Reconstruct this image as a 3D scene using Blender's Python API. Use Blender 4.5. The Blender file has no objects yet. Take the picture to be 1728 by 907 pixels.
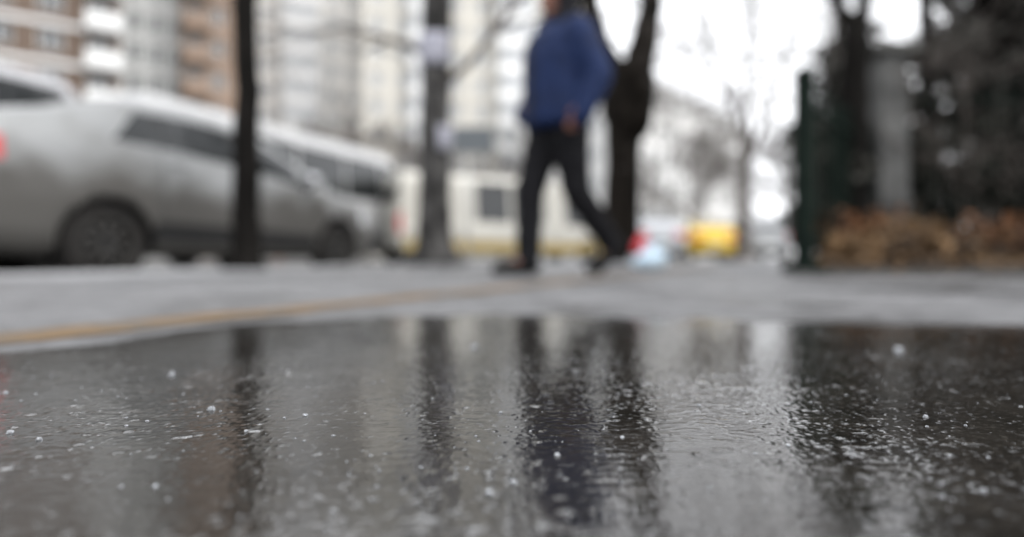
import bpy, bmesh, math, random
import numpy as np
from mathutils import Vector, Matrix

random.seed(7); np.random.seed(7)
SC = bpy.context.scene
COL = SC.collection
R = math.radians

# ------------------------------------------------------------------ camera
CAM_H = 0.11
cam_d = bpy.data.cameras.new('camera'); cam = bpy.data.objects.new('camera', cam_d); COL.objects.link(cam)
cam.location = (0, 0, CAM_H); cam.rotation_euler = (R(90), 0, 0)
cam_d.sensor_width = 36.0; cam_d.lens = 20.83
cam_d.shift_y = -20.5/1728
cam_d.clip_start = 0.01; cam_d.clip_end = 3000
cam_d.dof.use_dof = True; cam_d.dof.focus_distance = 0.375; cam_d.dof.aperture_fstop = 1.65
cam_d.dof.aperture_blades = 0
SC.camera = cam

# ------------------------------------------------------------------ sky, sun, exposure
SUN_EL, SUN_AZ = 48, 120
wd = bpy.data.worlds.new('World'); SC.world = wd; wd.use_nodes = True
wn, wl = wd.node_tree.nodes, wd.node_tree.links
bg = wn['Background']
sky = wn.new('ShaderNodeTexSky'); sky.sky_type = 'NISHITA'; sky.sun_disc = False
sky.sun_elevation = R(SUN_EL); sky.sun_rotation = R(SUN_AZ)
sky.air_density = 1.0; sky.dust_density = 4.0; sky.ozone_density = 1.0
hs = wn.new('ShaderNodeHueSaturation'); hs.inputs['Saturation'].default_value = 0.10
deck = wn.new('ShaderNodeMix'); deck.data_type = 'RGBA'; deck.inputs[0].default_value = 0.72
deck.inputs[7].default_value = (9.6, 9.75, 10.1, 1)          # even layer of cloud over the clear sky
wl.new(sky.outputs[0], hs.inputs['Color']); wl.new(hs.outputs[0], deck.inputs[6]); wl.new(deck.outputs[2], bg.inputs['Color'])
bg.inputs['Strength'].default_value = 0.15

sun_d = bpy.data.lights.new('sun', 'SUN'); sun = bpy.data.objects.new('sun', sun_d); COL.objects.link(sun)
sun_d.energy = 0.8; sun_d.angle = R(25); sun_d.color = (1, .97, .93)
_az = R(SUN_AZ); _el = R(SUN_EL)
_dir = Vector((math.sin(_az)*math.cos(_el), math.cos(_az)*math.cos(_el), math.sin(_el)))
sun.rotation_euler = _dir.to_track_quat('Z', 'Y').to_euler()

SC.view_settings.view_transform = 'Standard'; SC.view_settings.look = 'None'
SC.view_settings.exposure = 1.0; SC.view_settings.gamma = 1.0
SC.render.engine = 'CYCLES'
SC.cycles.use_denoising = True
SC.cycles.use_adaptive_sampling = False
SC.cycles.max_bounces = 6; SC.cycles.diffuse_bounces = 3; SC.cycles.glossy_bounces = 4
SC.cycles.sample_clamp_indirect = 6

# ------------------------------------------------------------------ frame of the street
K0 = Vector((-2.76, 4.53)); DD = Vector((0.391, 0.920)).normalized(); NL = Vector((-DD.y, DD.x))
STREET_RZ = math.atan2(DD.y, DD.x)
ROAD_Z = -0.12
def st(t, s, z=0.0):
    p = K0 + DD*t + NL*s
    return Vector((p.x, p.y, z))
def px(p, d, z=0.0):                       # lateral metres for a bearing seen at distance d
    return Vector(((p-864)/1000*d, d, z))

# ------------------------------------------------------------------ materials
MATS = {}
def mat(name, col, rough=.6, col2=None, scale=6.0, detail=4, metal=0.0, spec=.5, bump=0.0, bscale=None,
        coat=0.0, trans=0.0, ior=1.45, contrast=(.35, .65), stretch=(1, 1, 1), rough2=None, sheen=0):
    if name in MATS: return MATS[name]
    m = bpy.data.materials.new(name); m.use_nodes = True
    n, l = m.node_tree.nodes, m.node_tree.links
    b = n['Principled BSDF']
    b.inputs['Roughness'].default_value = rough; b.inputs['Metallic'].default_value = metal
    b.inputs['Specular IOR Level'].default_value = spec; b.inputs['Coat Weight'].default_value = coat
    b.inputs['Coat Roughness'].default_value = .06
    b.inputs['Transmission Weight'].default_value = trans; b.inputs['IOR'].default_value = ior
    if sheen: b.inputs['Sheen Weight'].default_value = sheen
    b.inputs['Base Color'].default_value = (*col, 1)
    tc = n.new('ShaderNodeTexCoord'); mp = n.new('ShaderNodeMapping'); mp.inputs['Scale'].default_value = stretch
    l.new(tc.outputs['Object'], mp.inputs['Vector'])
    if col2 is not None:
        nz = n.new('ShaderNodeTexNoise'); nz.inputs['Scale'].default_value = scale; nz.inputs['Detail'].default_value = detail
        nz.inputs['Roughness'].default_value = .62
        rp = n.new('ShaderNodeValToRGB'); rp.color_ramp.elements[0].position = contrast[0]; rp.color_ramp.elements[1].position = contrast[1]
        rp.color_ramp.elements[0].color = (*col, 1); rp.color_ramp.elements[1].color = (*col2, 1)
        l.new(mp.outputs[0], nz.inputs['Vector']); l.new(nz.outputs[0], rp.inputs[0]); l.new(rp.outputs[0], b.inputs['Base Color'])
        if rough2 is not None:
            mr = n.new('ShaderNodeMapRange'); mr.inputs[3].default_value = rough; mr.inputs[4].default_value = rough2
            mr.inputs[1].default_value = contrast[0]; mr.inputs[2].default_value = contrast[1]
            l.new(nz.outputs[0], mr.inputs[0]); l.new(mr.outputs[0], b.inputs['Roughness'])
    if bump:
        bz = n.new('ShaderNodeTexNoise'); bz.inputs['Scale'].default_value = bscale or scale*3; bz.inputs['Detail'].default_value = 5
        bp = n.new('ShaderNodeBump'); bp.inputs['Strength'].default_value = 1.0; bp.inputs['Distance'].default_value = bump
        l.new(mp.outputs[0], bz.inputs['Vector']); l.new(bz.outputs[0], bp.inputs['Height']); l.new(bp.outputs[0], b.inputs['Normal'])
    MATS[name] = m
    return m

def paint(name, col, dirt_and_reflection=(.06, .056, .05), metal=.0, amount=.62):
    """car paint with blotchy road grime and a painted reflection of dark ground towards the sills"""
    m = mat(name, col, .38, metal=metal, coat=.2)
    n, l = m.node_tree.nodes, m.node_tree.links; b = n['Principled BSDF']
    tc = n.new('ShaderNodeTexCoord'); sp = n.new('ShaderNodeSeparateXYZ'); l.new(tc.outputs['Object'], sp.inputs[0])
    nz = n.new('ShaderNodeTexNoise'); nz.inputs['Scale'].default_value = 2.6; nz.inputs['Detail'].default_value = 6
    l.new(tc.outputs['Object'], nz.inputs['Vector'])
    zr = n.new('ShaderNodeMapRange'); zr.inputs[1].default_value = 1.05; zr.inputs[2].default_value = .5  # gradient by height also paints the dark ground's reflection into the colour
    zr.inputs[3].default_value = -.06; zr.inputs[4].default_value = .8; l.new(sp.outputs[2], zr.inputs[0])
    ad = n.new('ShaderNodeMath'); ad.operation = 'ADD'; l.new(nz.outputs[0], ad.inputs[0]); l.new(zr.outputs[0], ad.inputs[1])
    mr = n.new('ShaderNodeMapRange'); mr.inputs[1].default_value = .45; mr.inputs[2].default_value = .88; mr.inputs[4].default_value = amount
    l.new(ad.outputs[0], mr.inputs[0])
    mx = n.new('ShaderNodeMix'); mx.data_type = 'RGBA'; mx.inputs[6].default_value = (*col, 1); mx.inputs[7].default_value = (*dirt_and_reflection, 1)
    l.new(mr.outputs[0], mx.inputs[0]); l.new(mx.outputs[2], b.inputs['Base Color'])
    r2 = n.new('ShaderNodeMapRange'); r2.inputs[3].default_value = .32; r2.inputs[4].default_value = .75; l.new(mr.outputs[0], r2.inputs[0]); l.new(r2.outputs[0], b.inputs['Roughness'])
    return m

M_GLASS = mat('dark_glass', (.012, .014, .015), .08, spec=.6)
M_TYRE = mat('tyre_rubber', (.012, .012, .012), .9, (.022, .02, .018), 8, spec=.2)
M_RIM = mat('rim_alloy', (.05, .048, .045), .6, (.03, .027, .024), 9, metal=.4)
M_PLASTIC = mat('black_plastic', (.014, .014, .014), .7, spec=.3)
M_CHROME = mat('bright_trim', (.7, .7, .72), .22, metal=1.0)
M_LAMP = mat('headlamp_glass', (.55, .57, .6), .1, spec=.8, coat=.5)
M_TAIL = mat('tail_lamp_red', (.42, .012, .012), .15, coat=.5)
M_PLATE = mat('plate_white', (.6, .6, .58), .4)
M_WELL = mat('wheel_well_dark', (.008, .008, .008), .95, spec=.1)
M_BARK = mat('bark_dark', (.004, .0037, .0033), .95, (.011, .010, .009), 9, spec=.06, bump=.02, bscale=22, stretch=(1, 1, .3))
M_BARK_GREY = mat('bark_grey', (.018, .0175, .017), .92, (.10, .096, .092), 5, spec=.15, bump=.015, bscale=18, contrast=(.42, .68), stretch=(1, 1, .55))
M_BARK_FORK = mat('bark_brown_wet', (.006, .005, .004), .9, (.018, .015, .012), 7, spec=.08, bump=.025, bscale=20, stretch=(1, 1, .3))
M_TWIG = mat('twig_brown', (.06, .05, .043), .85, (.1, .085, .075), 3)
M_TWIG_RED = mat('twig_reddish', (.22, .105, .07), .85, (.3, .17, .12), 2)

# ------------------------------------------------------------------ mesh helpers
def tag(o, label=None, cat=None, group=None, kind=None):
    if label: o['label'] = label
    if cat: o['category'] = cat
    if group: o['group'] = group
    if kind: o['kind'] = kind
    return o
def empty(name, loc=(0, 0, 0), rz=0.0):
    o = bpy.data.objects.new(name, None); COL.objects.link(o); o.location = loc; o.rotation_euler = (0, 0, rz)
    o.empty_display_size = .2
    return o
def link(name, me, m, parent=None, smooth=False):
    if m is not None:
        me.materials.clear()
        for k in (m if isinstance(m, (list, tuple)) else [m]): me.materials.append(k)
    if smooth: me.polygons.foreach_set('use_smooth', [True]*len(me.polygons))
    o = bpy.data.objects.new(name, me); COL.objects.link(o)
    if parent is not None: o.parent = parent
    return o
def share(name, me, parent, loc=(0, 0, 0), rot=(0, 0, 0), scale=(1, 1, 1)):
    o = bpy.data.objects.new(name, me); COL.objects.link(o); o.parent = parent
    o.location = loc; o.rotation_euler = rot; o.scale = scale
    return o

class MB:
    def __init__(s): s.v = []; s.f = []
    def add(s, vs, fs):
        b = len(s.v); s.v += [tuple(p) for p in vs]; s.f += [tuple(b+i for i in f) for f in fs]
        return s
    def box(s, x0, x1, y0, y1, z0, z1, M=None):
        vs = [(x, y, z) for x in (x0, x1) for y in (y0, y1) for z in (z0, z1)]
        if M is not None: vs = [M @ Vector(p) for p in vs]
        return s.add(vs, [(0, 1, 3, 2), (4, 6, 7, 5), (0, 4, 5, 1), (2, 3, 7, 6), (0, 2, 6, 4), (1, 5, 7, 3)])
    def bevbox(s, x0, x1, y0, y1, z0, z1, b=.02):
        bm = bmesh.new(); bmesh.ops.create_cube(bm, size=1)
        for v in bm.verts: v.co = Vector((x0+(v.co.x+.5)*(x1-x0), y0+(v.co.y+.5)*(y1-y0), z0+(v.co.z+.5)*(z1-z0)))
        bmesh.ops.bevel(bm, geom=bm.edges[:], offset=b, segments=2, affect='EDGES', profile=.5)
        return s.bm(bm)
    def bm(s, bm):
        bm.verts.index_update(); vs = [v.co.copy() for v in bm.verts]; fs = [[v.index for v in f.verts] for f in bm.faces]
        bm.free(); return s.add(vs, fs)
    def tube(s, pts, rad, n=8, cap=True, sq=None):
        pts = [Vector(p) for p in pts]; N = len(pts)
        rad = rad if isinstance(rad, (list, tuple)) else [rad]*N
        vs, fs = [], []; ref = None
        for i, p in enumerate(pts):
            d = (pts[min(i+1, N-1)] - pts[max(i-1, 0)])
            d = d.normalized() if d.length > 1e-9 else Vector((0, 0, 1))
            if ref is None: ref = Vector((1, 0, 0)) if abs(d.x) < .8 else Vector((0, 1, 0))
            a = (ref - d*ref.dot(d)).normalized(); ref = a; b = d.cross(a)
            for k in range(n):
                t = 2*math.pi*k/n; r = rad[i]
                if sq: r *= sq(i/(N-1), t)
                vs.append(p + a*math.cos(t)*r + b*math.sin(t)*r)
        for i in range(N-1):
            for k in range(n):
                fs.append((i*n+k, i*n+(k+1) % n, (i+1)*n+(k+1) % n, (i+1)*n+k))
        if cap: fs.append(tuple(range(n-1, -1, -1))); fs.append(tuple((N-1)*n+k for k in range(n)))
        return s.add(vs, fs)
    def lathe(s, prof, n=24, M=None):                   # (radius, z) pairs about Z
        vs, fs = [], []
        for r, z in prof:
            for k in range(n):
                t = 2*math.pi*k/n; p = Vector((r*math.cos(t), r*math.sin(t), z)); vs.append(M @ p if M is not None else p)
        for i in range(len(prof)-1):
            for k in range(n): fs.append((i*n+k, i*n+(k+1) % n, (i+1)*n+(k+1) % n, (i+1)*n+k))
        return s.add(vs, fs)
    def ell(s, c, r, nu=14, nv=10, M=None):
        prof = [(math.sin(math.pi*i/nv), -math.cos(math.pi*i/nv)) for i in range(nv+1)]
        T = Matrix.Translation(c) @ (M if M is not None else Matrix.Identity(4)) @ Matrix.Diagonal((*r, 1))
        bm = bmesh.new(); bmesh.ops.create_uvsphere(bm, u_segments=nu, v_segments=nv, radius=1); bm.transform(T)
        return s.bm(bm)
    def cap(s, a, b, ra, rb, n=12, fl=1.0):             # tapered capsule
        a, b = Vector(a), Vector(b); d = (b-a); L = d.length; d = d/L
        pts, rad = [], []
        for k in range(5): t = math.pi/2*(k/4); pts.append(a - d*ra*math.cos(t)); rad.append(max(ra*math.sin(t), .0005))
        for k in range(5): t = math.pi/2*(k/4); pts.append(b + d*rb*math.sin(t)); rad.append(max(rb*math.cos(t), .0005))
        return s.tube(pts, rad, n)
    def mesh(s, name='mesh'):
        me = bpy.data.meshes.new(name); me.from_pydata(s.v, [], s.f); me.update(); return me
    def build(s, name, m, parent=None, smooth=False):
        return link(name, s.mesh(name), m, parent, smooth)

def remeshed(mb, voxel, smooth_it=4, factor=.5):
    me = mb.mesh('tmp'); o = bpy.data.objects.new('tmp', me); COL.objects.link(o)
    r = o.modifiers.new('r', 'REMESH'); r.mode = 'VOXEL'; r.voxel_size = voxel
    if smooth_it: q = o.modifiers.new('s', 'SMOOTH'); q.iterations = smooth_it; q.factor = factor
    dg = bpy.context.evaluated_depsgraph_get(); ev = o.evaluated_get(dg)
    out = bpy.data.meshes.new_from_object(ev); bpy.data.objects.remove(o); bpy.data.meshes.remove(me)
    return out

# ------------------------------------------------------------------ numpy noise
_perm = np.random.RandomState(3).permutation(256); _perm = np.concatenate([_perm, _perm, _perm])
_grad = np.random.RandomState(5).uniform(0, 2*np.pi, 256)
def perlin(x, y):
    xi = np.floor(x).astype(int); yi = np.floor(y).astype(int); xf = x-xi; yf = y-yi
    u = xf*xf*xf*(xf*(xf*6-15)+10); v = yf*yf*yf*(yf*(yf*6-15)+10)
    def g(ix, iy, dx, dy):
        a = _grad[_perm[_perm[ix & 255] + (iy & 255)]]
        return np.cos(a)*dx + np.sin(a)*dy
    a = g(xi, yi, xf, yf); b = g(xi+1, yi, xf-1, yf); c = g(xi, yi+1, xf, yf-1); d = g(xi+1, yi+1, xf-1, yf-1)
    return (a*(1-u)+b*u)*(1-v) + (c*(1-u)+d*u)*v
def fbm(x, y, o=4, gain=.5):
    s = 0; a = 1; f = 1
    for k in range(o): s = s + a*perlin(x*f+17.3*k, y*f-9.1*k); a *= gain; f *= 2.03
    return s
def sstep(a, b, x):
    t = np.clip((x-a)/(b-a), 0, 1); return t*t*(3-2*t)

def grid_mesh(name, X, Y, Z):
    ny, nx = X.shape; co = np.stack([X, Y, Z], -1).reshape(-1, 3).astype(np.float32)
    idx = np.arange(nx*ny).reshape(ny, nx)
    q = np.stack([idx[:-1, :-1], idx[:-1, 1:], idx[1:, 1:], idx[1:, :-1]], -1).reshape(-1, 4).astype(np.int32)
    me = bpy.data.meshes.new(name); me.vertices.add(len(co)); me.vertices.foreach_set('co', co.ravel())
    me.loops.add(q.size); me.loops.foreach_set('vertex_index', q.ravel())
    me.polygons.add(len(q)); me.polygons.foreach_set('loop_start', np.arange(0, q.size, 4, dtype=np.int32))
    me.polygons.foreach_set('use_smooth', np.ones(len(q), dtype=bool)); me.update(calc_edges=True)
    return me

# ================================================================== SETTING
M_ROAD = mat('road_asphalt', (.05, .05, .05), .55, (.1, .098, .095), 3, bump=.004, bscale=90)
mb = MB(); mb.add([(-900, -300, ROAD_Z-.03), (900, -300, ROAD_Z-.03), (900, 1500, ROAD_Z-.03), (-900, 1500, ROAD_Z-.03)], [(0, 1, 2, 3)])
tag(mb.build('ground', mat('ground_grey', (.12, .12, .115), .8, (.2, .2, .19), .4)), kind='structure')
mb = MB(); mb.add([st(-60, 26, ROAD_Z), st(-60, -.1, ROAD_Z), st(-20, -40, ROAD_Z-.001), st(60, -60, ROAD_Z-.001), st(160, -40, ROAD_Z), st(160, 26, ROAD_Z)], [(0, 1, 2, 3, 4, 5)])
tag(mb.build('road', M_ROAD), kind='structure')

def pavement_material():
    m = bpy.data.materials.new('pavement_frosted'); m.use_nodes = True
    n, l = m.node_tree.nodes, m.node_tree.links; b = n['Principled BSDF']
    tc = n.new('ShaderNodeTexCoord')
    def noise(sc, det=5, ro=.6):
        z = n.new('ShaderNodeTexNoise'); z.inputs['Scale'].default_value = sc; z.inputs['Detail'].default_value = det; z.inputs['Roughness'].default_value = ro
        l.new(tc.outputs['Object'], z.inputs['Vector']); return z
    def ramp(src, p0, c0, p1, c1):
        r = n.new('ShaderNodeValToRGB'); r.color_ramp.elements[0].position = p0; r.color_ramp.elements[1].position = p1
        r.color_ramp.elements[0].color = (*c0, 1); r.color_ramp.elements[1].color = (*c1, 1); l.new(src, r.inputs[0]); return r
    z1, z2, z3 = noise(1.7), noise(14), noise(420, 3)
    a = ramp(z1.outputs[0], .35, (.066, .066, .068), .66, (.148, .148, .152))
    g = ramp(z3.outputs[0], .3, (.62, .62, .62), .75, (1.2, 1.2, 1.2))
    mu = n.new('ShaderNodeMix'); mu.data_type = 'RGBA'; mu.blend_type = 'MULTIPLY'; mu.inputs[0].default_value = 1
    l.new(a.outputs[0], mu.inputs[6]); l.new(g.outputs[0], mu.inputs[7])
    fr = n.new('ShaderNodeMix'); fr.data_type = 'RGBA'; l.new(mu.outputs[2], fr.inputs[6]); fr.inputs[7].default_value = (.21, .21, .217, 1)
    fm = n.new('ShaderNodeMapRange'); fm.inputs[1].default_value = .5; fm.inputs[2].default_value = .72; fm.inputs[4].default_value = .6
    l.new(z2.outputs[0], fm.inputs[0]); l.new(fm.outputs[0], fr.inputs[0]); l.new(fr.outputs[2], b.inputs['Base Color'])
    z4 = noise(2.3, 5, .55); dm = n.new('ShaderNodeMapRange'); dm.inputs[1].default_value = .5; dm.inputs[2].default_value = .62; l.new(z4.outputs[0], dm.inputs[0])
    dk_ = n.new('ShaderNodeMix'); dk_.data_type = 'RGBA'; dk_.blend_type = 'MULTIPLY'; dk_.inputs[7].default_value = (.45, .44, .43, 1); l.new(dm.outputs[0], dk_.inputs[0]); l.new(fr.outputs[2], dk_.inputs[6]); l.new(dk_.outputs[2], b.inputs['Base Color'])
    rr = n.new('ShaderNodeMapRange'); rr.inputs[3].default_value = .62; rr.inputs[4].default_value = .3; l.new(dm.outputs[0], rr.inputs[0]); l.new(rr.outputs[0], b.inputs['Roughness'])
    bp = n.new('ShaderNodeBump'); bp.inputs['Distance'].default_value = .0012; l.new(z3.outputs[0], bp.inputs['Height']); l.new(bp.outputs[0], b.inputs['Normal'])
    return m
# pavement: a slab that ends at the kerb on the left and at a side street far ahead
PV_END = 11.0
mb = MB()
ring = [st(-18, -.16), st(PV_END, -.16), st(PV_END, -20), st(-18, -20)]
top = [Vector((p.x, p.y, 0)) for p in ring]; bot = [Vector((p.x, p.y, -.15)) for p in ring]
mb.add(top+bot, [(3, 2, 1, 0), (0, 1, 5, 4), (1, 2, 6, 5), (2, 3, 7, 6), (3, 0, 4, 7)])
pavement = tag(mb.build('pavement', pavement_material()), kind='structure')
# kerb stones along the road edge
M_KERB = mat('kerb_granite', (.27, .27, .27), .7, (.42, .42, .42), 12, bump=.004, bscale=60)
ks = MB().bevbox(.006, .994, 0, .16, -.15, .006, .012).mesh('kerb_stone'); ks.materials.append(M_KERB)
for i in range(-8, 11):
    p = st(i, -.158); share('kerb_stone', ks, pavement, (p.x, p.y, random.uniform(-.003, .003)), (0, 0, STREET_RZ+random.uniform(-.004, .004)))
for i in range(0, 12):                                           # corner and side-street edge
    p = st(PV_END+.16, -.16-i); share('kerb_stone', ks, pavement, (p.x, p.y, 0), (0, 0, STREET_RZ-R(90)), (1, 1, 1))

# yellow painted line
def line_material():
    m = mat('worn_yellow_paint', (.13, .083, .04), .85, (.08, .07, .058), 7, 6, spec=.25, contrast=(.44, .6))
    return m
A = Vector((-.675, .775)); B = Vector((.215, 2.51)); ld = (B-A).normalized(); ln = Vector((-ld.y, ld.x))
mb = MB(); N = 90; pts = []
for i in range(N):
    c = A + ld*(-1.0 + 7.2*(i/(N-1)))
    w0 = .062 + .012*random.uniform(-1, 1); w1 = .066 + .012*random.uniform(-1, 1)
    pts += [(c.x-ln.x*w0, c.y-ln.y*w0, .002), (c.x+ln.x*w1, c.y+ln.y*w1, .002)]
mb.add(pts, [(2*i, 2*i+2, 2*i+3, 2*i+1) for i in range(N-1)])
o = mb.build('painted_line', line_material(), pavement)
tag(o, 'worn yellow painted line')

# -------- wet ice film in the foreground: a displaced sheet with an uneven edge
def puddle_material():
    m = bpy.data.materials.new('wet_ice'); m.use_nodes = True
    n, l = m.node_tree.nodes, m.node_tree.links; b = n['Principled BSDF']
    b.inputs['IOR'].default_value = 1.75; b.inputs['Specular IOR Level'].default_value = .5
    tc = n.new('ShaderNodeTexCoord')
    def noise(sc, det=5, ro=.6):
        z = n.new('ShaderNodeTexNoise'); z.inputs['Scale'].default_value = sc; z.inputs['Detail'].default_value = det; z.inputs['Roughness'].default_value = ro
        l.new(tc.outputs['Object'], z.inputs['Vector']); return z
    z1, z2, z3 = noise(16, 6), noise(230, 4, .7), noise(900, 3, .7)
    r = n.new('ShaderNodeValToRGB'); e = r.color_ramp.elements
    e[0].position = .3; e[0].color = (.005, .0045, .0038, 1); e[1].position = .72; e[1].color = (.018, .016, .0136, 1)
    l.new(z1.outputs[0], r.inputs[0])
    g = n.new('ShaderNodeValToRGB'); g.color_ramp.elements[0].position = .56; g.color_ramp.elements[0].color = (0, 0, 0, 1)
    g.color_ramp.elements[1].position = .74; g.color_ramp.elements[1].color = (1, 1, 1, 1); l.new(z2.outputs[0], g.inputs[0])
    mx = n.new('ShaderNodeMix'); mx.data_type = 'RGBA'; l.new(g.outputs[0], mx.inputs[0]); l.new(r.outputs[0], mx.inputs[6]); mx.inputs[7].default_value = (.06, .055, .048, 1)
    at = n.new('ShaderNodeAttribute'); at.attribute_name = 'film'; sp = n.new('ShaderNodeSeparateColor'); l.new(at.outputs['Color'], sp.inputs[0])
    def blend(fac, src, col, k):
        q = n.new('ShaderNodeMix'); q.data_type = 'RGBA'; m_ = n.new('ShaderNodeMath'); m_.operation = 'MULTIPLY'; m_.inputs[1].default_value = k
        l.new(fac, m_.inputs[0]); l.new(m_.outputs[0], q.inputs[0]); l.new(src, q.inputs[6]); q.inputs[7].default_value = (*col, 1); return q.outputs[2]
    c1 = blend(sp.outputs[1], mx.outputs[2], (.02, .0188, .017), .75)
    c2 = blend(sp.outputs[0], c1, (.20, .205, .21), .75)
    iv_ = n.new('ShaderNodeMath'); iv_.operation = 'SUBTRACT'; iv_.inputs[0].default_value = 1; l.new(sp.outputs[2], iv_.inputs[1])
    c3 = blend(iv_.outputs[0], c2, (.085, .085, .087), 1.0)
    l.new(c3, b.inputs['Base Color'])
    rr = n.new('ShaderNodeMapRange'); rr.inputs[1].default_value = .3; rr.inputs[2].default_value = .7; rr.inputs[3].default_value = .025; rr.inputs[4].default_value = .07
    l.new(z1.outputs[0], rr.inputs[0]); ra_ = n.new('ShaderNodeMath'); ra_.operation = 'MULTIPLY_ADD'; ra_.inputs[1].default_value = .45; l.new(iv_.outputs[0], ra_.inputs[0]); l.new(rr.outputs[0], ra_.inputs[2])
    rb_ = n.new('ShaderNodeMath'); rb_.operation = 'MULTIPLY_ADD'; rb_.inputs[1].default_value = .10; l.new(sp.outputs[1], rb_.inputs[0]); l.new(ra_.outputs[0], rb_.inputs[2]); l.new(rb_.outputs[0], b.inputs['Roughness'])
    bp = n.new('ShaderNodeBump'); bp.inputs['Distance'].default_value = .00003; l.new(z3.outputs[0], bp.inputs['Height']); l.new(bp.outputs[0], b.inputs['Normal'])
    return m
def axis(segs):
    out = []
    for a, b_, d0, d1 in segs:
        x = a
        while x < b_:
            out.append(x); x += d0 + (d1-d0)*(x-a)/(b_-a)
    out.append(segs[-1][1]); return np.array(out)
ax = axis([(-2.2, -1.0, .03, .004), (-1.0, -.36, .0032, .0013), (-.36, .36, .0012, .0012), (.36, 1.0, .0013, .0032), (1.0, 2.6, .004, .03)])
ay = axis([(-1.2, .12, .03, .004), (.12, .2, .003, .0015), (.2, .5, .0014, .0016), (.5, 1.3, .0017, .0045), (1.3, 1.4, .006, .01)])
X, Y = np.meshgrid(ax, ay)
EDGE = ([-2.2, -1.2, -.6, -.45, -.21, .04, .3, .49, .85, 1.4, 2.6], [-.3, .18, .79, 1.03, 1.21, 1.17, 1.08, 1.05, 1.0, .94, .8])
edge = np.interp(X, *EDGE) + .10*fbm(X*3.2+4, Y*3.2, 4) + .02*perlin(X*22, Y*22)
inside = sstep(-.05, .13, (edge - Y)*(1-.55*sstep(.1, -.4, X)))
lens = np.clip(.5+1.0*fbm(X*4.5+1.7, Y*4.5+8.2, 3), 0, 1)               # smoother and rougher patches
H = .0003*fbm(X*11, Y*11, 2) + .00010*fbm(X*34+5, Y*30, 2)
H += (.00005+.00008*lens)*fbm(X*80, Y*95+3, 2)
H += (.00009+.00005*(1-lens))*fbm(X*48+.35*perlin(X*9, Y*9), Y*165, 2)       # fine wind-frozen ripples
H += (.00006+.00006*lens)*fbm(X*230, Y*270, 2)
H += (.00004+.00002*lens)*perlin(X*480+3, Y*520)
def top(f, share, soft):                                                  # the highest share of a noise field
    q0, q1 = np.quantile(f, 1-share), np.quantile(f, 1-share*soft); return sstep(q0, q1, f)
patchy = np.clip(.25+.9*lens, 0, 1)
fewer = .07*sstep(.15, -.35, X)
F1 = top(fbm(X*40+31, Y*58-12, 4, .6)+.25*lens-fewer, .012, .3)
F2 = top(fbm(X*95-31, Y*130+12, 3, .6)+.2*lens-fewer, .03, .3)
F3 = top(fbm(X*230-7, Y*270+5, 2)+.15*lens-.7*fewer, .075, .3)
H += .0005*F1 + .0004*F2 + .00025*F3                                      # frozen drops and rime crumbs
pit = fbm(X*70+11, Y*60-2, 2); H -= .0004*lens*sstep(.4, .7, pit)
Z = -.002 + inside*(.0042 + H) - (1-inside)*.001
pme_ = grid_mesh('puddle', X, Y, Z)
rime = np.clip(.75*F1+.9*F2+.9*F3, 0, 1)*np.clip(.3+1.5*fbm(X*60, Y*60+40, 3)+1.2*fbm(X*13+9, Y*13, 3)+.4*lens, .05, 1)*inside
left = sstep(.25, -.45, X+.25*fbm(X*6, Y*6, 3))*np.clip(.55+1.3*fbm(X*7+3, Y*5, 4), 0, 1)     # thin frost, thickest to the left
at = pme_.attributes.new('film', 'FLOAT_COLOR', 'POINT')
wet = np.clip(sstep(-.06, .26, edge-Y+.06*fbm(X*9, Y*9, 4))**.55, 0, 1)
at.data.foreach_set('color', np.stack([rime, np.clip(left, 0, 1), wet, np.ones_like(X)], -1).astype(np.float32).ravel())
puddle = tag(link('puddle', pme_, puddle_material()), kind='structure')
def film_z(x, y):
    i = min(max(np.searchsorted(ax, x), 0), len(ax)-1); j = min(max(np.searchsorted(ay, y), 0), len(ay)-1)
    return max(float(Z[j, i]), 0.0)

# ------------------------------------------------------------------ far snow edge on the pavement
M_SNOW = mat('old_snow', (.30, .305, .315), .85, (.19, .19, .195), 6, bump=.01, bscale=30)
def snow_patch(c, rx, ry, h, rz, label):
    n1, n2 = 40, 26; u = np.linspace(-1, 1, n1); v = np.linspace(-1, 1, n2); U, V = np.meshgrid(u, v)
    ph = random.uniform(0, 50)
    r = np.sqrt(U*U+V*V) + .35*fbm(U*2.5+ph, V*2.5, 3)
    Zs = h*sstep(1.0, .35, r)*(1+.5*fbm(U*6+ph, V*6, 3)) - .006
    o = link('snow_patch', grid_mesh('snow_patch', U*rx, V*ry, Zs), M_SNOW)
    o.location = c; o.rotation_euler = (0, 0, rz); tag(o, label, 'snow', 'patches of old snow along the pavement'); return o
snow_patch(st(-.6, -.62, .004), 2.6, .42, .009, STREET_RZ, 'long strip of old snow along the kerb beside the silver sedan')
snow_patch(st(4.6, -.62, .004), 2.3, .40, .009, STREET_RZ, 'strip of old snow along the kerb between the two left trees')
snow_patch(Vector((2.2, 5.1, .004)), .55, .45, .02, .2, 'flat snow patch on the pavement in front of the green post')
snow_patch(Vector((1.15, 7.6, .004)), 1.5, .9, .02, .1, 'broad thin snow patch on the pavement behind the light blue bag')

# ================================================================== VEHICLES
def smooth_curve(keys, xs, sig):
    f = np.linspace(xs[0]-.5, xs[-1]+.5, 800); y = np.interp(f, [k[0] for k in keys], [k[1] for k in keys])
    d = f[1]-f[0]; w = int(max(1, 3*sig/d)); k = np.exp(-.5*(np.arange(-w, w+1)*d/sig)**2); k /= k.sum()
    yp = np.concatenate([np.full(w, y[0]), y, np.full(w, y[-1])]); ys = np.convolve(yp, k, 'valid')
    return lambda x: float(np.interp(x, f, ys))

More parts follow.
